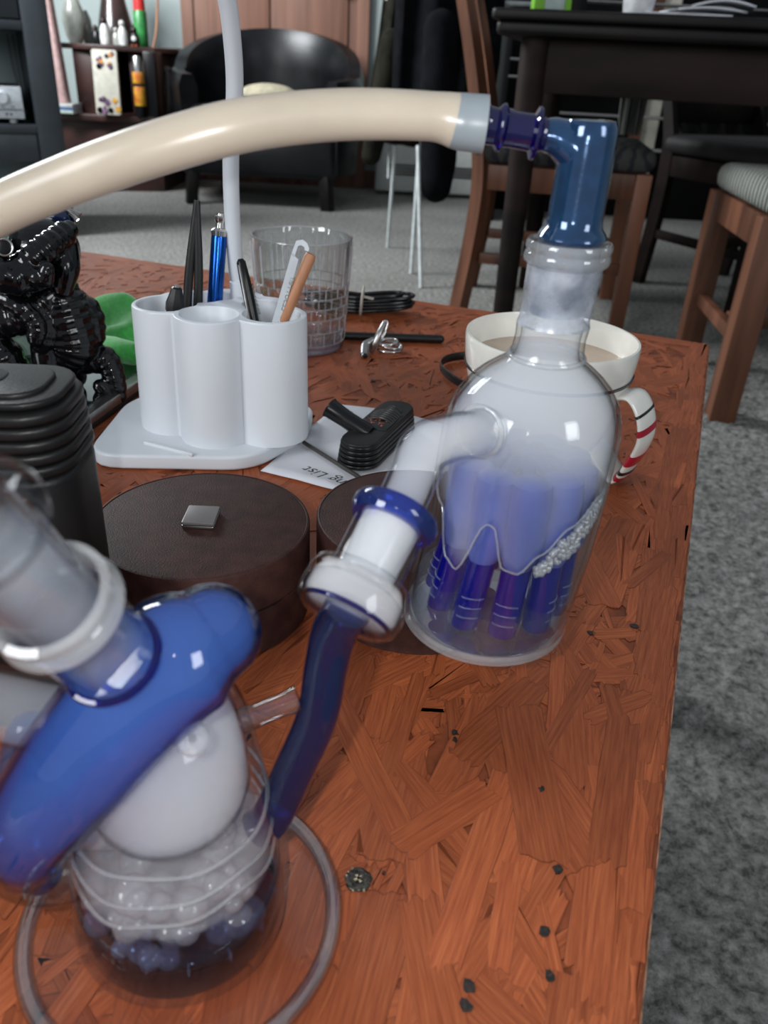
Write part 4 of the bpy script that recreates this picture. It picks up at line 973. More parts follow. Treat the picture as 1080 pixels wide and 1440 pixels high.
def trad(z): return 0.0398+0.0066*(z/0.102)
rows_ = [0.010, 0.022, 0.034, 0.044, 0.053, 0.062]
for z in rows_: ln.join(tube([(-0.088+trad(z)*math.cos(a), 0.752+trad(z)*math.sin(a), T+z) for a in [2*PI*i/60 for i in range(60)]], 0.00060, 6, raw=True, closed=True))
for i in range(20):
    for j, (za, zb) in enumerate(list(zip(rows_, rows_[1:]))+[(0.062, 0.096)]):
        a = 2*PI*(i+0.5*(j % 2))/20; ra, rb = trad(za), trad(zb)
        ln.join(tube([(-0.088+ra*math.cos(a), 0.752+ra*math.sin(a), T+za), (-0.088+rb*math.cos(a), 0.752+rb*math.sin(a), T+zb)], 0.0008 if j == 5 else 0.0006, 6, 1))
obj('cut_lines', ln, glass('cut_line_glass', (0.85, 0.86, 0.87), (0.6, 0.6, 0.62), power=1.3, f0=0.2, milk=0.22, milkcol=(0.75, 0.77, 0.8)), tb, label='bright cut lines between the panes')
obj('rim', tube([(-0.088+0.0448*math.cos(a), 0.752+0.0448*math.sin(a), T+0.1015) for a in [2*PI*i/60 for i in range(60)]], 0.0009, 8, raw=True, closed=True), M['rimglass'], tb)
obj('tumbler_base', lathe([(0.0001, T+0.0004), (0.030, T+0.0004), (0.0372, T+0.0010), (0.0386, T+0.003), (0.0384, T+0.0110), (0.0001, T+0.0115)], 40, (-0.088, 0.752, 0), rfn=lambda r, z, a: r*(1-0.02*abs(math.sin(a*10)))), glass('crystal_base', (0.72, 0.75, 0.85), (0.5, 0.52, 0.6), power=1.5, f0=0.15, milk=0.15, milkcol=(0.6, 0.65, 0.8)), tb, ang=20, label='thick glass base')

# ------------------------------------------------------------------ cable, strip, keys, strap
cb = thing('coiled_cable', 'bundle of thin black cable with a pale tie behind the tumbler', 'cable', (-0.015, 0.885, T))
cm = MB()
for k in range(9):
    w_ = rs.uniform(0.85, 1.15); h = T+0.003+0.0035*(k % 5)+rs.uniform(0, 0.001)
    c0 = Vector((-0.048+0.001*k, 0.876, 0)); rr2 = 0.030*w_
    pts = []
    for i in range(28):
        a = 2*PI*i/28; x = math.cos(a)*0.052*w_; y = math.sin(a)*0.017*w_*(0.45+0.55*abs(x)/0.052)
        pts.append((-0.040+x+rs.uniform(-.0006, .0006), 0.879+y+x*0.14+0.002*(k % 3), h+0.004*abs(x)/0.052))
    cm.join(tube(pts, 0.0021, 8, 2, closed=True))
for k in range(9):
    pass
o = obj('cable_loops', cm, M['blackpl'], cb)
tt = [( -0.037+0.0035*math.sin(a)*0.3, 0.877+0.0135*math.cos(a), T+0.0135+0.0125*math.sin(a)) for a in [2*PI*i/24 for i in range(24)]]
obj('tie', tube(tt, 0.0042, 8, raw=True, closed=True, ell=(0.35, 1.0)), M['tie'], cb, label='pale beige tie')
obj('tie_end', beam((-0.037, 0.868, T+0.021), (-0.024, 0.866, T+0.019), 0.006, 0.0015, 0.0004), M['tie'], cb)
sp = thing('black_stick', 'straight black stick with a rounded end lying behind the key ring', 'stick', (0.0, 0.79, T))
p0 = onz(619, 477, T+0.004); p1 = onz(430, 470, T+0.004)
obj('stick_body', blob([p0, p0.lerp(p1, 0.5), p1], [0.0042, 0.0040, 0.0040], 16, 6), M['blackrub'], sp)
ky = thing('key_ring', 'steel key ring and clasp in front of the black stick', 'keys', (-0.005, 0.752, T))
rc = onz(547, 490, T+0.003)
for k, (dx, dy, dz, tl, rr2) in enumerate(((0, 0, 0.0, 0.02, 0.0120), (0.0015, 0.001, 0.0032, 0.16, 0.0112), (-0.002, 0.0, 0.006, -0.12, 0.0100))):
    q = Matrix.Translation(rc+Vector((dx, dy, dz))) @ Matrix.Rotation(tl, 4, 'Y')
    obj('ring', MB().join(tube([(rr2*math.cos(a), rr2*math.sin(a), 0) for a in [2*PI*i/36 for i in range(36)]], 0.0014, 10, raw=True, closed=True)).xf(q), M['chrome'], ky)
h0 = onz(522, 478, T+0.010); 
obj('clasp', blob([onz(523, 492, T+0.003), onz(528, 482, T+0.010), onz(533, 470, T+0.018), onz(540, 456, T+0.026)], [0.0030, 0.0042, 0.0030, 0.0026], 12, 6), M['satin'], ky)
obj('hook', tube([ony(530, 476, 0.76), ony(534, 463, 0.765), ony(541, 452, 0.768), ony(545, 455, 0.768), ony(541, 468, 0.765), ony(534, 480, 0.76)], 0.0012, 10, 6), M['chrome'], ky)
obj('grey_tag', blob([onz(512, 499, T+0.003), onz(514, 486, T+0.008), onz(524, 478, T+0.013)], [0.0040, 0.0042, 0.0026], 14, 6), M['satin'], ky, label='dull grey folded tag')
obj('tag_hole', sphere(onz(513, 500, T+0.0055), 0.0028, 10, 6, (0.8, 1, 0.9)), M['blackpl'], ky)
st = thing('black_strap', 'narrow black strap looped beside the white mug', 'strap', (0.06, 0.71, T))
sp_ = [onz(672, 499, T+0.0045), onz(645, 501, T+0.0045), onz(626, 506, T+0.0045), onz(620, 516, T+0.0045), onz(632, 529, T+0.0045), onz(655, 543, T+0.0045), onz(680, 552, T+0.0045)]
obj('strap_loop', tube(sp_, 0.0040, 8, 8, ell=(1.0, 0.28), up=(0, 0, 1)), M['blackrub'], st)

# ------------------------------------------------------------------ mug
MX, MY = 0.1035, 0.518; MH = 0.091
mug = thing('mug', 'wide white ceramic mug of milky coffee with black and red bands behind the bottle', 'mug', (MX, MY, T))
mp_ = [(0.0001, T+0.0025), (0.024, T+0.0025), (0.0255, T), (0.0285, T), (0.0305, T+0.004), (0.040, T+0.020), (0.0475, T+0.040), (0.0530, T+0.062), (0.0558, T+0.076), (0.0568, T+MH-0.002), (0.0562, T+MH), (0.0548, T+MH), (0.0540, T+MH-0.003), (0.0528, T+0.076), (0.0500, T+0.060), (0.0440, T+0.040), (0.0360, T+0.020), (0.020, T+0.008), (0.0001, T+0.007)]
obj('mug_body', lathe(mp_, 72, (MX, MY, 0)), M['ceramic'], mug)
obj('coffee', lathe([(0.0001, T+0.060), (0.0498, T+0.060), (0.0526, T+0.0742), (0.0001, T+0.0744)], 60, (MX, MY, 0)), M['coffee'], mug)
obj('black_band', lathe([(0.0545, T+0.0690), (0.0555, T+0.0692), (0.0560, T+0.0709), (0.0550, T+0.0712)], 72, (MX, MY, 0), closed=True), M['blackline'], mug, label='thin black band')
hp1 = [ony(850, 570, 0.500), ony(868, 557, 0.494), ony(893, 556, 0.488), ony(907, 580, 0.484), ony(908, 615, 0.483), ony(892, 645, 0.486), ony(868, 668, 0.490), Vector((MX+0.036, MY-0.020, T+0.024))]
hr_ = [0.0135, 0.0135, 0.0134, 0.0132, 0.0132, 0.0134, 0.0138, 0.0142]
hup = Vector((0.35, -1, 0.2))
obj('mug_handle', tube(hp1, hr_, 24, 8, ell=(0.21, 1.0), wide=(0.62, 0.78, 0)), M['ceramic'], mug)
pts = catmull(hp1, 8); rr_ = interp(hr_, len(pts))
def band(i0, i1, mt, lab, g=1.03):
    obj('handle_band', tube(pts[i0:i1+1], [r*g for r in rr_[i0:i1+1]], 24, raw=True, ell=(0.235, 1.0), wide=(0.62, 0.78, 0)), mt, mug, label=lab)
band(23, 24, M['blackline'], 'short black handle band'); band(28, 30, M['red'], 'upper red handle band'); band(37, 41, M['red'], 'wide red handle band'); band(43, 44, M['blackline'], 'lower black handle band'); band(45, 47, M['red'], 'lowest red handle band')

# ------------------------------------------------------------------ paper with handwriting, steel rod, small capsule device
pp = [(-0.083, 0.475), (-0.060, 0.466), (-0.0364, 0.456), (-0.010, 0.449), (0.020, 0.470), (0.050, 0.500), (0.060, 0.560), (0.030, 0.580), (0.004, 0.596), (-0.018, 0.600), (-0.040, 0.603), (-0.062, 0.545)]
ppt = thing('paper_sheet', 'crumpled white paper slip headed Shopping List in black handwriting', 'paper', (0.0, 0.53, T))
m = MB(); bm = bmesh.new(); vs = [bm.verts.new((x, y, 0)) for x, y in pp]; bm.faces.new(vs); bmesh.ops.triangulate(bm, faces=bm.faces[:])
bmesh.ops.subdivide_edges(bm, edges=bm.edges[:], cuts=5, use_grid_fill=True)
def pz(x, y): return T+0.0006+0.0016*max(0, noise.noise(Vector((x*30, y*30, 1))))+0.0010*abs(math.sin((x*0.6+y)*70))**6
for v in bm.verts: v.co.z = pz(v.co.x, v.co.y)
bm.verts.index_update(); m.add([v.co.copy() for v in bm.verts], [[v.index for v in f.verts] for f in bm.faces]); bm.free()
po = obj('sheet', m, M['paper'], ppt, True, 60)
sd = po.modifiers.new('thickness', 'SOLIDIFY'); sd.thickness = 0.00025; sd.offset = -1
wa = onz(482, 684); wb = onz(424, 662)
dirw = (wb-wa).normalized(); th = math.atan2(dirw.y, dirw.x)
# the visible end of the heading; the rest lies under the round box
def put_text(name, s, size, a, b, sh=0.25, dz=0.0030):
    c = (a+b)/2; t = math.atan2((b-a).y, (b-a).x)
    text(name, s, size, M['ink'], Matrix.Translation((c.x, c.y, T+dz)) @ Matrix.Rotation(t, 4, 'Z'), ppt, shear=sh)
c_end = onz(426, 663); dlen = 0.072
st_ = c_end-dirw*dlen
put_text('handwriting', 'Shopping List', 0.0128, st_, c_end)
for k, (px, py) in enumerate(((487, 579), (493, 583), (499, 588), (503, 592))):
    q = onz(px, py, T+0.0032)
    obj('pen_stroke', tube([q+Vector((-0.003, 0.003, 0)), q+Vector((0.001, 0.005, 0)), q, q+Vector((0.003, -0.002, 0)), q+Vector((0.001, -0.007, 0))], 0.0004, 6, 5), M['ink'], ppt)
rd = thing('steel_poker', 'thin grey steel rod lying across the paper slip', 'rod', (-0.035, 0.495, T))
a = onz(427, 622, T+0.0045); b = onz(560, 706, T+0.0045)
a2 = a.lerp(b, 0.62)
obj('rod_shaft', tube([a, a2], 0.0015, 12, 3), pbr('dull_dark_steel', (0.10, 0.095, 0.085), 0.35, 0.7), rd)

cv = thing('capsule_device', 'small black ribbed cap with an angled mouthpiece lying on the paper slip', 'vaporizer cap', (-0.01, 0.53, T))
ca = onz(506, 634, T+0.012); cb_ = onz(556, 585, T+0.014); cd_ = (cb_-ca); cd_.z = 0
ang_c = math.atan2(cd_.y, cd_.x)
ctr = (ca+cb_)/2
def stad(L, W, n=14, tapery=0.0):
    o = []
    for k in range(n+1):
        a = -PI/2+PI*k/n; o.append((L/2-W/2+W/2*math.cos(a), W/2*math.sin(a)))
    for k in range(n+1):
        a = PI/2+PI*k/n; o.append((-L/2+W/2+W/2*math.cos(a), W/2*math.sin(a)))
    return [(ctr.x+x*math.cos(ang_c)-y*math.sin(ang_c), ctr.y+x*math.sin(ang_c)+y*math.cos(ang_c)) for x, y in o]
Lc = cd_.length+0.030; Wc = 0.0300
Z0 = T+0.0040
for k in range(5):
    obj('rib', prism(stad(Lc-0.001*k, Wc-0.0008*k), Z0+0.0032*k, Z0+0.0032*k+0.0029, 0.0010, 3), M['blackpl'], cv)
obj('core', prism(stad(Lc-0.005, Wc-0.005), Z0+0.0005, Z0+0.0175, 0.001), M['blackrub'], cv)
ux = Vector((math.cos(ang_c), math.sin(ang_c), 0)); uy = Vector((-math.sin(ang_c), math.cos(ang_c), 0))
for k in range(8):
    p = ctr+ux*(0.004+0.0034*k); wdt = 0.0105 if k < 6 else 0.008
    q = Vector((p.x, p.y, Z0+0.0178))
    q.z += 0.0012; obj('fin', tube([q-uy*wdt-ux*0.004-Vector((0, 0, 0.0018)), q, q+uy*wdt-ux*0.004-Vector((0, 0, 0.0018))], [0.0010, 0.0013, 0.0010], 8, 4), M['finrub'], cv)
lp = ctr-ux*0.004
obj('flat_top', prism([(lp.x+ux.x*a*0.010+uy.x*b*0.011, lp.y+ux.y*a*0.010+uy.y*b*0.011) for a, b in ((-1, -1), (1, -1), (1, 1), (-1, 1))], Z0+0.0170, Z0+0.0182, 0.0004), M['blackpl'], cv)
for k in range(16):
    q = lp+ux*rs.uniform(-0.005, 0.006)+uy*rs.uniform(-0.006, 0.006)
    obj('copper_fleck', sphere((q.x, q.y, Z0+0.0183), rs.uniform(0.0005, 0.0012), 6, 4, (1.2, 1, 0.4)), M['copper'], cv, label='copper-red flecks')
m0 = ony(497, 620, 0.5150); m1 = ony(463, 573, 0.5180)
mo0 = Vector((ctr-ux*0.017)); mo0.z = Z0+0.014
md = (m1-mo0)
obj('mouthpiece', aim(lathe([(0.0062, 0.0), (0.0066, 0.002), (0.0058, md.length*0.55), (0.0062, md.length*0.95), (0.0068, md.length), (0.0058, md.length), (0.0046, md.length*0.6), (0.0046, 0.0)], 28, closed=True, rfn=lambda r, z, a: r*(1+0.18*abs(math.cos(a))*z/md.length)), mo0, md), M['blackpl'], cv, label='angled oval mouthpiece')
obj('foot_ring', lathe([(0.0001, T+0.0022), (0.0135, T+0.0022), (0.0140, T+0.0045), (0.0001, T+0.0045)], 32, (ctr.x+ux.x*0.010, ctr.y+ux.y*0.010, 0)), M['blackrub'], cv)

# ------------------------------------------------------------------ slab under the figurine, green cloth, figurine, jar
tr_ = thing('tablet', 'black glass tablet with a silver edge under the black figurine', 'tablet', (-0.34, 0.59, T))
k1 = Vector((-0.2120, 0.530)); k2 = Vector((-0.1930, 0.635)); dxt = (k2-k1).normalized(); nx = Vector((-dxt.y, dxt.x))
cor = k2+dxt*0.02
A = [cor, cor+nx*0.30, cor+nx*0.30-dxt*0.26, cor-dxt*0.26]
A = [(p.x, p.y) for p in A]
def poly_ccw(p):
    s = sum(p[i][0]*p[(i+1) % len(p)][1]-p[(i+1) % len(p)][0]*p[i][1] for i in range(len(p))); return p if s > 0 else p[::-1]
obj('rubber_mat', prism(poly_ccw(A), T+0.0002, T+0.0040, 0.0006), M['blackrub'], tr_)
obj('case', prism(rpoly(poly_ccw(A), 0.006), T+0.0040, T+0.0120, 0.0012), M['satin'], tr_, label='silver edge')
ins = [cor+nx*0.010-dxt*0.004, cor+nx*0.294-dxt*0.004, cor+nx*0.294-dxt*0.254, cor+nx*0.010-dxt*0.254]
obj('screen', prism(rpoly(poly_ccw([(p.x, p.y) for p in ins]), 0.005), T+0.0119, T+0.0126, 0.0003), pbr('dark_screen_glass', (0.010, 0.011, 0.014), 0.08, coat=0.6), tr_)
gc = thing('green_cloth', 'bunched green microfibre cloth left of the white pen cups', 'cloth', (-0.25, 0.75, T))
m = MB(); nu, nv = 60, 30; V = []; Fc = []
for j in range(nv+1):
    for i in range(nu+1):
        u = i/nu; v = j/nv
        x = -0.345+0.175*u+0.01*math.sin(7*v); y = 0.690+0.100*v+0.02*(1-u)+0.006*math.sin(9*u)
        env = max(0, math.sin(PI*u))**0.5*max(0, math.sin(PI*v))**0.55
        z = T+0.001+env*(0.022+0.010*math.sin(9*u+5*v)+0.006*math.sin(17*v-6*u)+0.010*noise.noise(Vector((u*6, v*5, 2))))
        V.append((x, y, z))
for j in range(nv):
    for i in range(nu):
        k = j*(nu+1)+i; Fc.append([k, k+1, k+nu+2, k+nu+1])
m.add(V, Fc); go = obj('cloth_folds', m, M['green'], gc, True, 180)
sd = go.modifiers.new('thickness', 'SOLIDIFY'); sd.thickness = 0.0012; sd.offset = -1
fold = tube([onz(140, 480, T+0.014), onz(160, 490, T+0.020), onz(190, 498, T+0.020), onz(215, 500, T+0.014)], [0.006, 0.010, 0.010, 0.006], 16, 8)
obj('cloth_roll', fold, M['green'], gc)

# generic crouching ribbed creature in black glaze
fz = T+0.0127
def FP(x, y, Y): return ony(x, y, Y)
parts = MB()
def limb(pts_, rads, ribs=0, amp=0.10, seg=22, n=14, ell=None):
    p = catmull(pts_, n); r = interp(rads, len(p))
    if ribs:
        r = [q*(1+amp*abs(math.sin(PI*ribs*i/(len(p)-1)))) for i, q in enumerate(r)]
    d0 = (p[0]-p[1]).normalized(); d1 = (p[-1]-p[-2]).normalized()
    a = [(p[0]+d0*r[0]*math.sin(t), r[0]*math.cos(t)) for t in (1.5, 1.1, 0.6)]; b = [(p[-1]+d1*r[-1]*math.sin(t), r[-1]*math.cos(t)) for t in (0.6, 1.1, 1.5)]
    parts.join(tube([q[0] for q in a]+p+[q[0] for q in b], [q[1] for q in a]+r+[q[1] for q in b], seg, raw=True, ell=ell))
FY = 0.575
parts.join(sphere(FP(62, 352, FY+0.01), 0.0215, 28, 18, (1.15, 1.2, 1.05)))
limb([FP(88, 345, FY), FP(92, 375, FY-0.008), FP(88, 405, FY-0.012)], [0.0105, 0.0100, 0.0075])
limb([FP(95, 325, FY), FP(60, 352, FY-0.022), FP(28, 378, FY-0.030), FP(0, 385, FY-0.030)], [0.0075, 0.0085, 0.0088, 0.0070], 12, 0.16)
limb([FP(-40, 330, FY-0.01), FP(5, 385, FY-0.035), FP(40, 392, FY-0.03)], [0.012, 0.011, 0.010], 6, 0.12)
limb([FP(30, 380, FY-0.035), FP(60, 392, FY-0.035), FP(66, 378, FY-0.035)], [0.0060, 0.0060, 0.0050], 4)
limb([FP(75, 400, FY), FP(88, 440, FY-0.002), FP(98, 480, FY-0.002), FP(88, 505, FY-0.004)], [0.0150, 0.0200, 0.0205, 0.0160], 9, 0.07)
limb([FP(80, 420, FY+0.006), FP(118, 440, FY+0.006), FP(130, 470, FY+0.004)], [0.012, 0.012, 0.010], 5, 0.12)
limb([FP(66, 420, FY-0.012), FP(30, 445, FY-0.020), FP(-20, 450, FY-0.020)], [0.0105, 0.0115, 0.0120], 8, 0.14)
limb([FP(-30, 410, FY-0.02), FP(20, 425, FY-0.026), FP(50, 455, FY-0.028), FP(50, 476, FY-0.03)], [0.009, 0.0075, 0.0065, 0.0060], 8, 0.1)
limb([FP(52, 425, FY-0.015), FP(64, 460, FY-0.020), FP(60, 485, FY-0.022)], [0.0085, 0.0080, 0.0070], 4)
limb([FP(60, 485, FY-0.018), FP(66, 520, FY-0.018), FP(66, 560, FY-0.020), Vector((FP(60, 590, FY-0.02).x, FY-0.03, fz+0.006))], [0.0088, 0.0088, 0.0070, 0.0066], 3, 0.06)
limb([FP(95, 500, FY), FP(128, 505, FY+0.004), FP(148, 505, FY+0.004), FP(160, 530, FY+0.003), FP(162, 562, FY+0.000), Vector((FP(150, 590, FY).x, FY-0.004, fz+0.004))], [0.0130, 0.0105, 0.0090, 0.0082, 0.0070, 0.0058], 14, 0.10)
limb([FP(100, 490, FY+0.002), FP(90, 530, FY+0.002), FP(88, 560, FY), Vector((FP(88, 590, FY).x, FY-0.012, fz+0.008))], [0.0150, 0.0150, 0.0105, 0.0085], 5, 0.08)
limb([FP(-30, 470, FY-0.02), FP(5, 505, FY-0.02), FP(15, 545, FY-0.02), Vector((FP(20, 590, FY).x-0.004, FY-0.03, fz+0.009))], [0.012, 0.014, 0.012, 0.010], 8, 0.12)
fg = obj('figurine_body', parts, M['glaze'], None, True, 60)
fg.name = 'creature_figurine'
tag(fg, 'glossy black ribbed crouching creature figurine standing on the tablet', 'figurine')
rm = fg.modifiers.new('one_skin', 'REMESH'); rm.mode = 'VOXEL'; rm.voxel_size = 0.0009; rm.use_smooth_shade = True
e0 = FP(6, 348, FY-0.036)
er = thing('ring_ornament', 'steel-rimmed black ring held up at the left edge of the figurine', 'ring', tuple(e0))
obj('ring_rim', aim(tube([(0.0052*math.cos(a), 0.0052*math.sin(a), 0) for a in [2*PI*i/32 for i in range(32)]], 0.0007, 8, raw=True, closed=True), e0, (0.2, -1, 0.3)), M['satin'], er)
obj('ring_core', aim(lathe([(0.0001, -0.004), (0.0046, -0.004), (0.0050, 0.0), (0.0030, 0.0008), (0.0001, 0.0006)], 24), e0, (0.2, -1, 0.3)), M['blackpl'], er)

jr = thing('pale_green_jar', 'tall pale green glazed jar behind the black figurine', 'jar', (-0.30, 0.69, T))
jc = ony(45, 470, 0.690)
obj('jar_body', lathe([(0.0001, fz), (0.030, fz), (0.034, fz+0.004), (0.036, fz+0.06), (0.0355, T+0.118), (0.0340, T+0.122), (0.0320, T+0.120), (0.0315, T+0.06), (0.0001, T+0.05)], 48, (jc.x-0.004, 0.655, 0)), M['jade'], jr)
jl_ = ony(85, 305, 0.63)
nl_ = thing('navy_lighter', 'dark navy lighter with a steel clip on top of the figurine', 'lighter', tuple(ony(85, 320, 0.60)))
pA = ony(92, 318, 0.600); pB = ony(80, 293, 0.600)
obj('lighter_body', beam(pA, pB, 0.013, 0.016, 0.002), M['navy'], nl_)
for k in range(3):
    a = ony(86+4*k, 288+2*k, 0.598); b = ony(110+2*k, 305-2*k+3*(k == 0), 0.590)
    obj('clip_bar', tube([a, b], 0.00075, 8, 3), M['chrome'], nl_)
obj('clip_loop', tube([ony(112, 308, 0.59), ony(108, 311, 0.59), ony(104, 306, 0.592), ony(92, 294, 0.598)], 0.0009, 8, 6), M['chrome'], nl_)
obj('wheel', sphere(ony(88, 287, 0.599), 0.0028, 12, 8), M['satin'], nl_)

# ------------------------------------------------------------------ black tub armchair at the back
ac = thing('tub_armchair', 'black leather tub armchair in front of the pink-brown door', 'armchair', (-0.70, 4.55, 0))
AX, AY = -0.712, 4.60
def tub():
    m = MB(); V = []; Fc = []; n = 48; R_o = 0.49; D_o = 0.45; th = 0.10
    rows = 14
    prof_pts = []
    for i in range(n+1):
        a = math.radians(-38+256*i/n)     # from right arm front round the back to the left arm front
        ex = math.cos(a); ey = math.sin(a)
        back = max(0, ey); topz = 0.615+0.185*(back**0.8)
        if ey < 0: topz = 0.60+0.04*ey
        sec = []
        for j in range(rows):
            t = j/(rows-1)
            # closed section: outer up, rolled top, inner down
            if t < 0.4: r = R_o; z = 0.15+(topz-0.04-0.15)*(t/0.4); rr = r-0.03*(1-t/0.4)
            elif t < 0.6:
                b = (t-0.4)/0.2*PI; rr = R_o-th/2+th/2*math.cos(b); z = topz-0.04+0.045*math.sin(b)
            else: rr = R_o-th; z = (topz-0.04)-(topz-0.04-0.15)*((t-0.6)/0.4)
            sec.append((AX+rr*ex, AY+rr*ey*(D_o/R_o)+0.0, z))
        V += sec
    for i in range(n):
        for j in range(rows):
            l = (j+1) % rows; Fc.append([i*rows+j, i*rows+l, (i+1)*rows+l, (i+1)*rows+j])
    Fc.append(list(range(rows))); Fc.append([n*rows+j for j in range(rows)][::-1])
    return m.add(V, Fc)
obj('back_and_arms', tub(), M['leatherblk'], ac, True, 50)
obj('seat_frame', box(AX, AY-0.05, 0.24, 0.76, 0.62, 0.20, 0.03, 3), M['leatherblk'], ac)
obj('seat_cushion', box(AX, AY-0.06, 0.39, 0.66, 0.62, 0.12, 0.045, 4), M['leatherblk'], ac)
for (x, y) in ((-0.335, -0.33), (0.335, -0.33), (-0.28, 0.30), (0.28, 0.30)):
    obj('leg', beam((AX+x*0.98, AY+y, 0.16), (AX+x*1.02, AY+y*1.02, 0.0), 0.055, 0.055, 0.004), M['blackwood'], ac)
cu = obj('cushion', sphere((AX+0.02, AY-0.10, 0.50), 0.11, 24, 14, (1.3, 1.0, 0.45)), M['sheep'])
tag(cu, 'flat cream cushion lying on the seat of the black armchair', 'cushion')

# ------------------------------------------------------------------ stereo cabinet at the left
TURN = Matrix.Translation((-1.285, 3.30, 0)) @ Matrix.Rotation(math.radians(26), 4, 'Z') @ Matrix.Translation((1.415, -3.30, 0))
tv = thing('media_cabinet', 'charcoal media cabinet with open shelves at the left edge', 'cabinet', (-2.0, 3.55, 0))
CXR = -1.415; CYF = 3.30
obj('side_panel', box(CXR-0.045, CYF+0.25, 0.60, 0.09, 0.50, 1.20, 0.004), M['tvwood'], tv)
obj('side_panel', box(CXR-1.155, CYF+0.25, 0.60, 0.09, 0.50, 1.20, 0.004), M['tvwood'], tv)
obj('back_panel', box(CXR-0.60, CYF+0.49, 0.62, 1.02, 0.02, 1.1, 0.002), M['tvpanel'], tv)
obj('shelf', box(CXR-0.60, CYF+0.24, 0.385, 1.02, 0.48, 0.03, 0.003), M['tvwood'], tv)
obj('shelf', box(CXR-0.60, CYF+0.24, 0.715, 1.02, 0.48, 0.03, 0.003), M['tvwood'], tv)
obj('top_board', box(CXR-0.60, CYF+0.25, 1.185, 1.02, 0.50, 0.03, 0.003), M['tvwood'], tv)
obj('upper_door', box(CXR-0.60, CYF+0.013, 0.95, 1.01, 0.022, 0.43, 0.003), M['tvwood'], tv)
obj('lower_rail', box(CXR-0.60, CYF+0.013, 0.32, 1.01, 0.022, 0.095, 0.003), M['tvwood'], tv)
am = thing('amplifier', 'silver stereo amplifier with a round knob on the media cabinet shelf', 'amplifier', (-1.75, 3.45, 0.40))
amf = CYF+0.02
ax1 = CXR-0.125; az0 = 0.417; az1 = 0.523
obj('amp_case', box(ax1-0.21, amf+0.16, (az0+az1)/2, 0.42, 0.30, az1-az0, 0.003), M['blackpl'], am)
obj('faceplate', box(ax1-0.21, amf+0.002, (az0+az1)/2, 0.42, 0.012, az1-az0, 0.003), M['silver'], am, label='brushed silver faceplate')
obj('volume_knob', aim(lathe([(0.0001, 0), (0.024, 0), (0.024, 0.004), (0.0205, 0.006), (0.020, 0.020), (0.018, 0.022), (0.0001, 0.022)], 32), (ax1-0.068, amf-0.004, az0+0.070), (0, -1, 0)), M['silver'], am)
obj('seam', box(ax1-0.21, amf-0.005, az0+0.030, 0.41, 0.002, 0.0025), M['blackpl'], am)
for x in (-0.135, -0.10, -0.07, -0.035): obj('mark', box(ax1+x, amf-0.005, az0+0.040, 0.012, 0.002, 0.002), M['blackpl'], am)
for x in (-0.125,): obj('button', box(ax1+x, amf-0.006, az0+0.075, 0.013, 0.006, 0.006, 0.001), M['blackpl'], am)
for x in (-0.06, -0.045): obj('button', box(ax1+x, amf-0.006, az0+0.015, 0.006, 0.004, 0.006, 0.001), M['blackpl'], am)
for x in (-0.04, -0.38): obj('foot', lathe([(0.0001, az0-0.015), (0.014, az0-0.015), (0.014, az0), (0.0001, az0)], 20, (ax1+x, amf+0.03, 0)), M['silver'], am)
wr2 = obj('hanging_wire', tube([(CXR-0.105, CYF+0.46, 0.69), (CXR-0.100, CYF+0.46, 0.55), (CXR-0.095, CYF+0.46, 0.42)], 0.002, 6, 4).join(tube([(CXR-0.125, CYF+0.46, 0.69), (CXR-0.118, CYF+0.46, 0.55), (CXR-0.095, CYF+0.46, 0.42)], 0.002, 6, 4)), M['blackpl'])
tag(wr2, 'thin dark wire hanging against the back of the media cabinet', 'wire')
TURN = None

# ------------------------------------------------------------------ dark corner cabinet with ornaments
CC = thing('corner_cabinet', 'dark red-brown corner cabinet with two curved shelves left of the armchair', 'cabinet', (-1.5, 4.8, 0))
SX0, SX1, SY0, SY1 = -1.86, -1.26, 4.50, 5.10
def shelf_outline(x0, x1, y0, y1):
    o = [(x1, y1), (x0, y1), (x0, y0+0.05)]
    for k in range(9):
        t = k/8; o.append((x0+(x1-x0)*t, y0+0.05-0.07*math.sin(PI*t)+0.0*t))
    return poly_ccw(o)
Z1 = 0.365; Z2 = 0.675
obj('lower_shelf', prism(shelf_outline(SX0, SX1+0.04, SY0, SY1), Z1-0.03, Z1, 0.004), M['cornerwood'], CC)
obj('upper_shelf', prism(shelf_outline(SX0+0.06, SX1-0.02, SY0+0.06, SY1), Z2-0.025, Z2, 0.004), M['cornerwood'], CC)
obj('lower_body', prism(shelf_outline(SX0+0.03, SX1-0.02, SY0+0.05, SY1), 0.0, Z1-0.03, 0.003), M['cornerwood'], CC)
obj('divider', box(-1.61, 4.84, (Z1+Z2)/2-0.012, 0.16, 0.50, Z2-Z1-0.026, 0.003), M['cornerwood'], CC)
obj('divider', box(-1.37, 4.86, (Z1+Z2)/2-0.012, 0.10, 0.46, Z2-Z1-0.026, 0.003), M['cornerwood'], CC)
obj('back_board', box(-1.50, 5.09, 0.50, 0.70, 0.02, 0.36, 0.002), M['cornerwood'], CC)
def sit(px, py, Y): return ony(px, py, Y)
b = sit(148, 155, 4.56)
lb_ = thing('flowered_board', 'tall cream board with purple and yellow flowers leaning on the corner cabinet', 'board', (b.x, 4.50, Z1))
x0 = ony(134, 100, 4.50).x; x1 = ony(166, 100, 4.50).x
obj('panel', prism(rrect(0, 0, x1-x0+0.01, 0.285, 0.012), 0, 0.018, 0.003).xf(Matrix.Translation(((x0+x1)/2+0.012, 4.455, Z1+0.146)) @ Matrix.Rotation(math.radians(86), 4, 'X')), M['cream'], lb_)
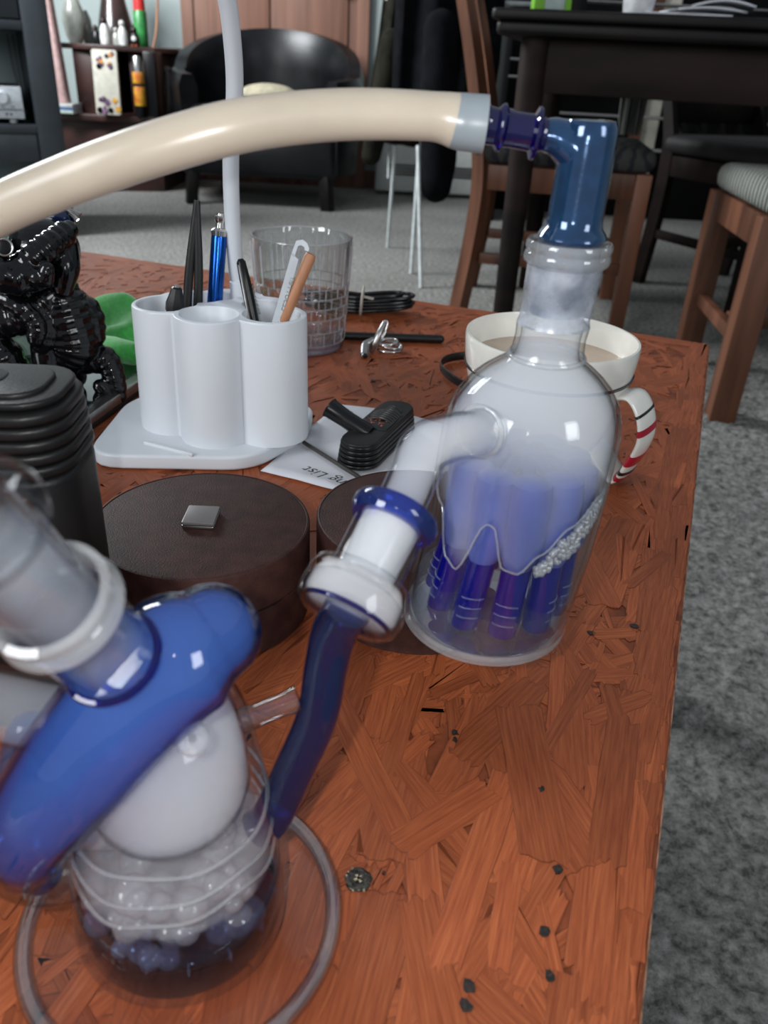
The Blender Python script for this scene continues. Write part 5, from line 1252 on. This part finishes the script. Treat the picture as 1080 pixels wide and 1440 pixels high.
for k in range(26):
    top_ = k % 2; xx = rs.uniform(x0+0.012, x1+0.008); zz = Z1+(rs.uniform(0.02, 0.075) if top_ else rs.uniform(0.215, 0.275))
    obj('flower', aim(lathe([(0.0001, 0), (0.013*rs.uniform(0.6, 1.2), 0.001), (0.0001, 0.002)], 7), (xx, 4.434+(zz-Z1-0.146)*0.07, zz), (0, -1, 0)), M['yellow'] if k % 5 == 0 else (M['flower'] if k % 3 else M['blackpl']), lb_, False)
b = sit(190, 155, 4.50)
def can(name, label, cx, cy_, z, h, r, body, cap, cat='spray can', caph=0.18, lab=None):
    c = thing(name, label, cat, (cx, cy_, z))
    obj('can_body', lathe([(0.0001, z), (r*0.9, z), (r, z+0.006), (r, z+h*(1-caph)-0.01), (r*0.85, z+h*(1-caph)), (0.0001, z+h*(1-caph))], 24, (cx, cy_, 0)), body, c)
    obj('cap', lathe([(0.0001, z+h*(1-caph)), (r*0.86, z+h*(1-caph)), (r*0.84, z+h*0.96), (r*0.6, z+h), (0.0001, z+h)], 24, (cx, cy_, 0)), cap, c)
    return c
c = can('spray_can', 'yellow printed spray can with a silver top standing before the black slab', -1.345, 4.515, Z1, 0.27, 0.027, M['blackpl'], M['satin'], caph=0.30)
for z0, z1 in ((0.05, 0.135), (0.15, 0.20)):
    obj('yellow_label', lathe([(0.0272, Z1+z0), (0.0280, Z1+z0+0.002), (0.0280, Z1+z1-0.002), (0.0272, Z1+z1)], 24, (-1.345, 4.515, 0)), M['yellow'], c, label='yellow printed label')
o = obj('black_slab', box(-1.290, 4.60, Z1+0.145, 0.055, 0.15, 0.29, 0.004), M['blackpl']); tag(o, 'upright black slab behind the yellow spray can', 'box')
o = obj('wrapped_bundle', blob([(-1.265, 4.76, Z1+0.05), (-1.262, 4.76, Z1+0.14), (-1.265, 4.76, Z1+0.20)], [0.04, 0.045, 0.03], 18, 6), M['smokeplastic']); tag(o, 'grey clear plastic-wrapped bundle at the right end of the lower shelf', 'bundle')
b = ony(197, 62, 4.70)
can('air_freshener', 'green spray can with a red cap on the upper corner shelf', -1.365, 4.70, Z2, 0.215, 0.033, M['greencan'], M['redcap'], caph=0.26)
jg = thing('brown_jug', 'big dark brown jug with a loop handle on the upper corner shelf', 'jug', (-1.53, 4.86, Z2))
obj('jug_body', lathe([(0.0001, Z2+0.0005), (0.095, Z2+0.0005), (0.098, Z2+0.02), (0.085, Z2+0.10), (0.062, Z2+0.20), (0.050, Z2+0.28), (0.060, Z2+0.34), (0.055, Z2+0.34), (0.044, Z2+0.28), (0.0001, Z2+0.2)], 36, (-1.55, 4.88, 0)), M['jug'], jg)
obj('jug_handle', tube([(-1.50, 4.86, Z2+0.31), (-1.44, 4.85, Z2+0.30), (-1.405, 4.85, Z2+0.22), (-1.42, 4.85, Z2+0.12), (-1.465, 4.86, Z2+0.07)], 0.014, 14, 8), M['jug'], jg)
vs_ = thing('stoneware_vase', 'grey egg-shaped stoneware vase with a dark neck on the upper corner shelf', 'vase', (-1.70, 4.72, Z2))
vx = ony(105, 40, 4.70).x
obj('vase_body', lathe([(0.0001, Z2), (0.030, Z2), (0.045, Z2+0.03), (0.056, Z2+0.09), (0.052, Z2+0.14), (0.034, Z2+0.19), (0.020, Z2+0.21), (0.0001, Z2+0.21)], 32, (vx, 4.70, 0)), M['stoneware'], vs_)
obj('vase_neck', lathe([(0.0001, Z2+0.205), (0.022, Z2+0.205), (0.017, Z2+0.24), (0.024, Z2+0.27), (0.0001, Z2+0.27)], 24, (vx, 4.70, 0)), M['blackpl'], vs_)
v2 = obj('small_vase', lathe([(0.0001, Z2), (0.020, Z2), (0.030, Z2+0.05), (0.026, Z2+0.11), (0.010, Z2+0.15), (0.0001, Z2+0.15)], 24, (ony(122, 40, 4.80).x, 4.80, 0)), M['stoneware']); tag(v2, 'smaller pale vase just right of the egg-shaped stoneware vase', 'vase')
peng = [(134, 0.085, 1.0, 'black'), (148, 0.125, 1.1, 'white'), (162, 0.080, 0.9, 'grey'), (173, 0.115, 1.1, 'whitegrey'), (188, 0.085, 1.1, 'blackwhite')]
labs = ['black upright penguin ornament, leftmost of the row before the jug', 'tall penguin ornament with a white front and a black head, second of the row', 'small grey penguin ornament in the middle of the row', 'white bird ornament with a raised beak, right of the grey one', 'round black and white penguin ornament before the green can']
for k, (px, h, w_, kind) in enumerate(peng):
    x = ony(px, 60, 4.575).x; y = 4.60-0.02*(k % 2); z = Z2
    pg = thing('penguin_ornament', labs[k], 'ornament', (x, y, z), 'row of small bird ornaments on the upper corner shelf')
    bodm = {'black': M['blackpl'], 'white': M['figw'], 'grey': M['stoneware'], 'whitegrey': M['figw'], 'blackwhite': M['blackpl']}[kind]
    r = 0.022*w_
    obj('body', lathe([(0.0001, z), (r*0.9, z), (r, z+h*0.25), (r*0.85, z+h*0.55), (r*0.45, z+h*0.72), (0.0001, z+h*0.74)], 20, (x, y, 0)), bodm, pg)
    obj('head', sphere((x, y-0.002, z+h*0.82), r*0.58, 14, 10, (1, 1, 1.1)), M['blackpl'] if k in (0, 1, 4) else bodm, pg)
    obj('beak', aim(lathe([(0.004, 0), (0.0002, 0.012)], 8), (x, y-r*0.5, z+h*0.82), (0, -1, 0.1)), M['orange'], pg)
    if kind == 'blackwhite': obj('belly', sphere((x, y-r*0.45, z+h*0.36), r*0.72, 14, 10, (0.9, 0.8, 1.1)), M['figw'], pg)
    for s in (-1, 1): obj('foot', sphere((x+s*r*0.4, y-r*0.8, z+0.004), 0.006, 8, 6, (1, 1.4, 0.6)), M['orange'] if k == 4 else bodm, pg)
pk = obj('pink_roll', prism(rrect(0, 0, 0.055, 0.075, 0.02), 0, 0.50, 0.004).xf(Matrix.Translation((ony(94, 152, 4.52).x, 4.50, Z1+0.045)) @ Matrix.Rotation(-0.06, 4, 'Y')), M['pink']); tag(pk, 'tall pale pink roll standing beside the media cabinet', 'roll')
for k, (mt, lab) in enumerate(((M['labelgrey'], 'pale book at the bottom of the stack under the pink roll'), (M['blue'], 'blue book in the stack under the pink roll'), (M['figw'], 'white book on top of the stack under the pink roll'))):
    bk = thing('book', lab, 'book', (-1.73, 4.53, Z1+0.015*k), 'books stacked under the pink roll')
    xx = ony(95, 155, 4.5).x
    obj('pages', box(xx, 4.51, Z1+0.0072+0.015*k, 0.095, 0.13, 0.010, 0.001), M['paper'], bk)
    obj('cover', box(xx, 4.51, Z1+0.0012+0.015*k, 0.10, 0.14, 0.0022, 0.0008).join(box(xx, 4.51, Z1+0.0134+0.015*k, 0.10, 0.14, 0.0022, 0.0008)).join(box(xx, 4.441, Z1+0.0073+0.015*k, 0.10, 0.0022, 0.0144, 0.0008)), mt, bk)
tc = obj('wooden_stick', tube([ony(222, -10, 4.9), ony(220, 40, 4.9), ony(215, 70, 4.88)], 0.006, 8, 6), M['beech']); tag(tc, 'thin wooden stick leaning on the wall behind the air freshener', 'stick')

# ------------------------------------------------------------------ clothes airer with dark coats, heater
ht_ = thing('panel_heater', 'low cream panel heater with dark grilles on the back wall', 'heater', (0.4, 5.0, 0))
obj('casing', box(0.42, 5.02, 0.20, 1.16, 0.12, 0.36, 0.012, 3), M['heater'], ht_)
obj('top_ledge', box(0.42, 4.985, 0.30, 1.18, 0.07, 0.03, 0.006), M['heater'], ht_)
for k in range(4):
    x = 0.02+k*0.30
    for j in range(4):
        obj('grille_slot', box(x, 4.957, 0.115+0.016*j, 0.22, 0.006, 0.009, 0.001), M['blackpl'], ht_)
ar_ = thing('clothes_airer', 'white wire clothes airer with long thin legs under the dark coats', 'airer', (0.05, 3.1, 0))
def wire(pts_, r=0.007): return tube(pts_, r, 8, 4)
f1, f2, f3 = onz(592, 405, 0), onz(545, 348, 0), onz(578, 385, 0)
for (a, px, py, Y) in ((f1, 588, 205, 2.95), (f2, 556, 200, 3.35), (f3, 590, 205, 3.05)):
    obj('leg', wire([a, ony(px, py, Y)]), M['airer'], ar_)
obj('leg', wire([ony(548, 200, 3.4), ony(546, 250, 3.4)], 0.005), M['airer'], ar_)
for z in (0.78, 0.86):
    obj('rail', wire([Vector((-0.10, 3.35, z)), Vector((0.55, 3.15, z))]), M['airer'], ar_)
def drape(cx, cy_, w0, w1, z0, z1, th, seed, nfold=4):
    m = MB(); V = []; Fc = []; n = 64; rows = 14
    for j in range(rows+1):
        t = j/rows; z = z1+(z0-z1)*t; w_ = w0+(w1-w0)*t
        for k in range(n):
            a = 2*PI*k/n
            x = cx+w_/2*math.cos(a)*(1+0.05*noise.noise(Vector((z*5, seed, math.cos(a)))))
            y = cy_+th*math.sin(a)*(1+0.35*math.cos(nfold*2*a+t*2+seed))
            V.append((x, y, z))
    for j in range(rows):
        for k in range(n):
            l = (k+1) % n; Fc.append([j*n+k, j*n+l, (j+1)*n+l, (j+1)*n+k])
    Fc.append(list(range(n))); Fc.append([rows*n+k for k in range(n)][::-1]); return m.add(V, Fc)
c1 = thing('black_coat', 'long black coat hanging behind the end of the hose', 'coat', (0.2, 3.2, 0.4))
pA = ony(625, 190, 3.2)
obj('coat_body', drape(0.125, 3.20, 0.38, 0.36, 0.44, 1.3, 0.07, 1), M['fabricblk'], c1)
obj('sleeve', blob([ony(620, 40, 3.0), ony(616, 150, 2.95), ony(617, 220, 2.93), ony(613, 262, 2.92)], [0.055, 0.060, 0.060, 0.052], 20, 8), M['fabricblk'], c1, label='black sleeve hanging lower')
c2 = thing('olive_coat', 'dark olive coat hanging left of the black coat', 'coat', (0.0, 3.35, 0.4))
obj('coat_body', MB().join(drape(0, 0, 0.16, 0.22, 0.0, 0.95, 0.05, 4)).xf(Matrix.Translation((-0.055, 3.36, 0.400)) @ Matrix.Rotation(0.10, 4, 'Y')), M['fabricolive'], c2)
obj('sleeve', blob([ony(552, 60, 3.3), ony(536, 150, 3.3), ony(522, 218, 3.3)], [0.045, 0.045, 0.036], 16, 8), M['fabricolive'], c2)

# black wire rack behind the dining chair
rk = thing('wire_rack', 'black rack with pale wire shelves behind the coats', 'rack', (0.6, 4.4, 0))
obj('rack_back', box(1.15, 4.66, 0.75, 1.45, 0.04, 1.5, 0.004), M['cabblack'], rk)
for x in (0.45, 1.85): obj('rack_side', box(x, 4.45, 0.75, 0.03, 0.4, 1.5, 0.003), M['cabblack'], rk)
for z in (0.36, 0.50, 0.64, 0.71, 0.80, 0.95):
    for y in (4.24, 4.30):
        obj('wire_shelf', wire([Vector((0.46, y, z)), Vector((1.84, y, z))], 0.006), M['satin'], rk)

# ------------------------------------------------------------------ dining table
dn = thing('dining_table', 'tall black-brown dining table at the upper right', 'table', (1.0, 2.45, 0))
DZ = 0.785
TL = Vector((0.178, 2.15)); tr1 = Vector((0.9932, -0.05)); u1 = Vector((1.0, -0.24)).normalized(); u2 = Vector((0.24, 1.0)).normalized()
def dpt(a, b): p = TL+u1*a+u2*b; return (p.x, p.y)
DL, DW = 1.6, 0.85
ol = rpoly(poly_ccw([dpt(0, 0), dpt(DL, 0), dpt(DL, DW), dpt(0, DW)]), 0.02)
obj('tabletop', prism(ol, DZ-0.022, DZ, 0.006, 4), M['blackwood'], dn)
ol2 = rpoly(poly_ccw([dpt(0.012, 0.012), dpt(DL-0.012, 0.012), dpt(DL-0.012, DW-0.012), dpt(0.012, DW-0.012)]), 0.02)
obj('moulding', prism(ol2, DZ-0.052, DZ-0.022, 0.010, 4), M['blackwood'], dn)
for (a, b) in ((0.10, 0.09), (DL-0.10, 0.09), (0.10, DW-0.09), (DL-0.10, DW-0.09)):
    x, y = dpt(a, b)
    obj('leg', lathe([(0.0001, 0), (0.026, 0), (0.030, 0.30), (0.034, 0.62), (0.035, DZ-0.052), (0.0001, DZ-0.052)], 24, (x, y, 0)), M['darkwood'], dn)
def dbar(a0, b0, a1, b1, z, h, t, name='apron'):
    p, q = dpt(a0, b0), dpt(a1, b1); obj(name, beam((p[0], p[1], z), (q[0], q[1], z), t, h, 0.003) if False else beam((p[0], p[1], z), (q[0], q[1], z), t, h, 0.003), M['darkwood'], dn)
dbar(0.12, 0.09, DL-0.12, 0.09, DZ-0.110, 0.115, 0.022); dbar(0.12, DW-0.09, DL-0.12, DW-0.09, DZ-0.110, 0.115, 0.022)
dbar(0.10, 0.11, 0.10, DW-0.11, DZ-0.110, 0.115, 0.022); dbar(DL-0.10, 0.11, DL-0.10, DW-0.11, DZ-0.110, 0.115, 0.022)
# things on the dining table
def ont(px, b):       # point over the table at the given column, b inwards from its front edge
    for k in range(400):
        a = k*DL/400; p = dpt(a, b); 
        d = Vector((p[0], p[1], DZ))
        q = d-Vector((0, 0, CAM_H)); f = Vector((0, math.cos(PITCH), -math.sin(PITCH))); u = Vector((0, math.sin(PITCH), math.cos(PITCH)))
        X = q.x/q.dot(f)*F; Yv = q.dot(u)/q.dot(f)*F
        if 540+math.cos(ROLL)*X+math.sin(ROLL)*Yv >= px: return p
    return p
p = ont(776, 0.05)
gb = thing('lime_box', 'lime green box with a grey label on the dining table', 'box', (p[0], p[1], DZ))
obj('carton', box(p[0], p[1]+0.03, DZ+0.045, 0.085, 0.06, 0.09, 0.003), M['greenbox'], gb)
obj('carton_label', box(p[0]+0.004, p[1]-0.002, DZ+0.045, 0.045, 0.004, 0.085, 0.001), M['labelgrey'], gb)
p = ont(808, 0.07); o = obj('dark_tin', lathe([(0.0001, DZ), (0.026, DZ), (0.026, DZ+0.10), (0.0001, DZ+0.10)], 24, (p[0], p[1]+0.02, 0)), M['cabblack']); tag(o, 'small dark tin right of the lime green box', 'tin')
p = ont(895, 0.05); wc = thing('white_cup', 'white tapered cup on the dining table edge', 'cup', (p[0], p[1], DZ))
obj('cup_wall', lathe([(0.0001, DZ), (0.030, DZ), (0.032, DZ+0.003), (0.043, DZ+0.10), (0.0415, DZ+0.10), (0.030, DZ+0.006), (0.0001, DZ+0.006)], 36, (p[0], p[1], 0)), pbr('bright_white_cup', (0.75, 0.76, 0.78), 0.4), wc)
for k, (px, w_, rz, lab) in enumerate(((955, 0.20, -0.15, 'flat white paper at the bottom of the pile on the dining table'), (985, 0.15, 0.05, 'folded paper in the middle of the pile on the dining table'), (1010, 0.13, -0.25, 'topmost curled paper of the pile on the dining table'))):
    p = ont(px, 0.10)
    m = MB(); V = []; Fc = []; n = 10
    for j in range(n+1):
        for i in range(n+1):
            x = (i/n-0.5)*w_; y = (j/n-0.5)*0.14; V.append((x, y, 0.008*k+0.001+0.006*k*abs(math.sin(i/n*3))))
    for j in range(n):
        for i in range(n): q = j*(n+1)+i; Fc.append([q, q+1, q+n+2, q+n+1])
    m.add(V, Fc).xf(Matrix.Translation((p[0], p[1], DZ)) @ Matrix.Rotation(rz, 4, 'Z'))
    o = obj('paper', m, M['paper'], None, True, 180); sd = o.modifiers.new('thickness', 'SOLIDIFY'); sd.thickness = 0.004; sd.offset = 1
    tag(o, lab, 'paper', 'papers on the dining table')

# ------------------------------------------------------------------ dining chairs
def chair(name, label, O, rot, W=0.44, D=0.42, seat_z=0.45, wood='redwood', seatmat=None, backh=0.95, lean=0.10):
    LW = 0.042 if backh else 0.056
    c = thing(name, label, 'chair', (O[0], O[1], 0)); cr_, sr_ = math.cos(rot), math.sin(rot)
    def q(x, y, z): return Vector((O[0]+x*cr_-y*sr_, O[1]+x*sr_+y*cr_, z))
    for s in (-1, 1):
        obj('front_leg', beam(q(s*W/2, -D/2, 0), q(s*W/2, -D/2, seat_z-0.01), LW, LW, 0.003, up=(math.cos(rot), math.sin(rot), 0)), M[wood], c)
        if backh:
            obj('back_leg', tube([q(s*W/2, D/2+0.03, 0), q(s*W/2, D/2, seat_z*0.6), q(s*W/2, D/2, seat_z), q(s*W/2, D/2+lean*0.4, seat_z+(backh-seat_z)*0.45), q(s*W/2, D/2+lean*1.1, backh)], [0.029, 0.029, 0.029, 0.025, 0.022], 4, 6, ell=(1, 1)), M[wood], c, False)
        else:
            obj('back_leg', beam(q(s*W/2, D/2, 0), q(s*W/2, D/2, seat_z-0.01), LW, LW, 0.003, up=(math.cos(rot), math.sin(rot), 0)), M[wood], c)
        obj('side_rail', beam(q(s*W/2, -D/2+0.02, seat_z-0.045), q(s*W/2, D/2-0.02, seat_z-0.045), 0.022, 0.065, 0.002), M[wood], c)
        obj('stretcher', beam(q(s*W/2, -D/2+0.02, 0.18), q(s*W/2, D/2-0.02, 0.18), 0.020, 0.030, 0.002), M[wood], c)
    obj('front_rail', beam(q(-W/2+0.02, -D/2, seat_z-0.045), q(W/2-0.02, -D/2, seat_z-0.045), 0.022, 0.065, 0.002), M[wood], c)
    obj('back_rail', beam(q(-W/2+0.02, D/2, seat_z-0.045), q(W/2-0.02, D/2, seat_z-0.045), 0.022, 0.065, 0.002), M[wood], c)
    obj('stretcher', beam(q(-W/2+0.02, 0, 0.18), q(W/2-0.02, 0, 0.18), 0.020, 0.030, 0.002), M[wood], c)
    if backh:
        obj('top_rail', beam(q(-W/2+0.01, D/2+lean*1.05, backh-0.05), q(W/2-0.01, D/2+lean*1.05, backh-0.05), 0.022, 0.08, 0.004), M[wood], c)
        for k in range(4):
            x = -W/2+0.08+k*(W-0.16)/3
            obj('back_slat', beam(q(x, D/2+0.01, seat_z), q(x, D/2+lean, backh-0.08), 0.030, 0.012, 0.002), M[wood], c)
    m = box(0, 0, seat_z+0.022, W+0.05, D+0.05, 0.062, 0.028, 4).xf(Matrix.Translation((O[0], O[1], 0)) @ Matrix.Rotation(rot, 4, 'Z'))
    obj('seat_cushion', m, seatmat, c)
    return c
def stripes(name, a, b, scale, rot=0.0, dist=2.0):
    m, nt, out = newmat(name); L = nt.links; bs = nt.nodes.new('ShaderNodeBsdfPrincipled'); bs.inputs['Roughness'].default_value = 0.9
    tc = nt.nodes.new('ShaderNodeTexCoord'); mp = nt.nodes.new('ShaderNodeMapping'); mp.inputs['Rotation'].default_value = (0, 0, rot)
    wv = nt.nodes.new('ShaderNodeTexWave'); wv.inputs['Scale'].default_value = scale; wv.inputs['Distortion'].default_value = dist; wv.inputs['Detail'].default_value = 3
    rp = nt.nodes.new('ShaderNodeValToRGB'); rp.color_ramp.elements[0].color = (*a, 1); rp.color_ramp.elements[1].color = (*b, 1); rp.color_ramp.elements[0].position = 0.25; rp.color_ramp.elements[1].position = 0.5
    L.new(tc.outputs['Object'], mp.inputs[0]); L.new(mp.outputs[0], wv.inputs[0]); L.new(wv.outputs[0], rp.inputs[0]); L.new(rp.outputs[0], bs.inputs[0])
    bp = nt.nodes.new('ShaderNodeBump'); bp.inputs['Strength'].default_value = 0.6; bp.inputs['Distance'].default_value = 0.003; L.new(wv.outputs[0], bp.inputs['Height']); L.new(bp.outputs[0], bs.inputs['Normal'])
    L.new(bs.outputs[0], out.inputs[0]); return m
M['striped'] = stripes('grey_striped_seat', (0.035, 0.035, 0.030), (0.26, 0.27, 0.24), 34, 0.5, 1.0)
M['patterned'] = stripes('dark_leaf_pattern_seat', (0.008, 0.009, 0.014), (0.035, 0.033, 0.031), 9, 0.3, 12)
chair('dining_chair', 'reddish wooden dining chair with a dark patterned seat behind the bottle neck', (0.465, 2.60), PI/2-0.15, 0.42, 0.44, 0.445, 'redwood', M['patterned'], 0.98, 0.12)
chair('dining_chair', 'reddish wooden chair with a grey striped cushion at the right edge', (0.985, 1.87), -0.10, 0.46, 0.40, 0.445, 'redwood', M['striped'], None, 0.1)
chair('dining_chair', 'dark wooden chair half hidden in shadow between the two reddish chairs', (1.20, 2.95), 0.5, 0.44, 0.42, 0.45, 'darkwood', pbr('black_seat', (0.012, 0.010, 0.010), 0.6), 0.62, 0.05)
th_ = thing('draped_throw', 'grey striped throw hanging over the back of the far chair', 'throw', (0.95, 3.3, 0.4))
pT = ony(888, 175, 2.75)
obj('throw_cloth', drape(ony(890, 150, 2.9).x, 2.9, 0.10, 0.07, ony(890, 190, 2.9).z, ony(890, 105, 2.9).z, 0.02, 3), M['striped'], th_)
# door post seen under the table and black sideboard
tr2 = struct('trim_2', box(ony(921, 140, 4.55).x, 4.60, 1.0, 0.10, 0.06, 2.0, 0.006), M['cream'])
tr3 = struct('trim_3', box(ony(903, 140, 4.55).x, 4.58, 1.0, 0.05, 0.06, 2.0, 0.006), M['redwood'])
sb = thing('black_sideboard', 'large black sideboard in the shadow under and beyond the dining table', 'sideboard', (2.5, 4.0, 0))
obj('carcass', box(2.62, 4.10, 0.75, 1.45, 0.5, 1.5, 0.01), M['cabblack'], sb)
for x in (2.27, 2.97): obj('door', box(x, 3.842, 0.75, 0.68, 0.02, 1.42, 0.006), M['cabblack'], sb)
sf = thing('black_armchair', 'low black upholstered chair beyond the striped stool', 'armchair', (2.15, 3.1, 0))
obj('seat_block', box(2.15, 3.05, 0.26, 0.75, 0.65, 0.30, 0.05, 4), M['fabricblk'], sf)
obj('back_block', box(2.15, 3.40, 0.45, 0.80, 0.20, 0.60, 0.08, 4), M['fabricblk'], sf)
for s in (-1, 1): obj('arm_block', box(2.15+s*0.40, 3.10, 0.36, 0.14, 0.62, 0.46, 0.05, 4), M['fabricblk'], sf)
for x in (1.82, 2.48):
    for y in (2.80, 3.35): obj('leg', box(x, y, 0.055, 0.05, 0.05, 0.11, 0.004), M['darkwood'], sf)
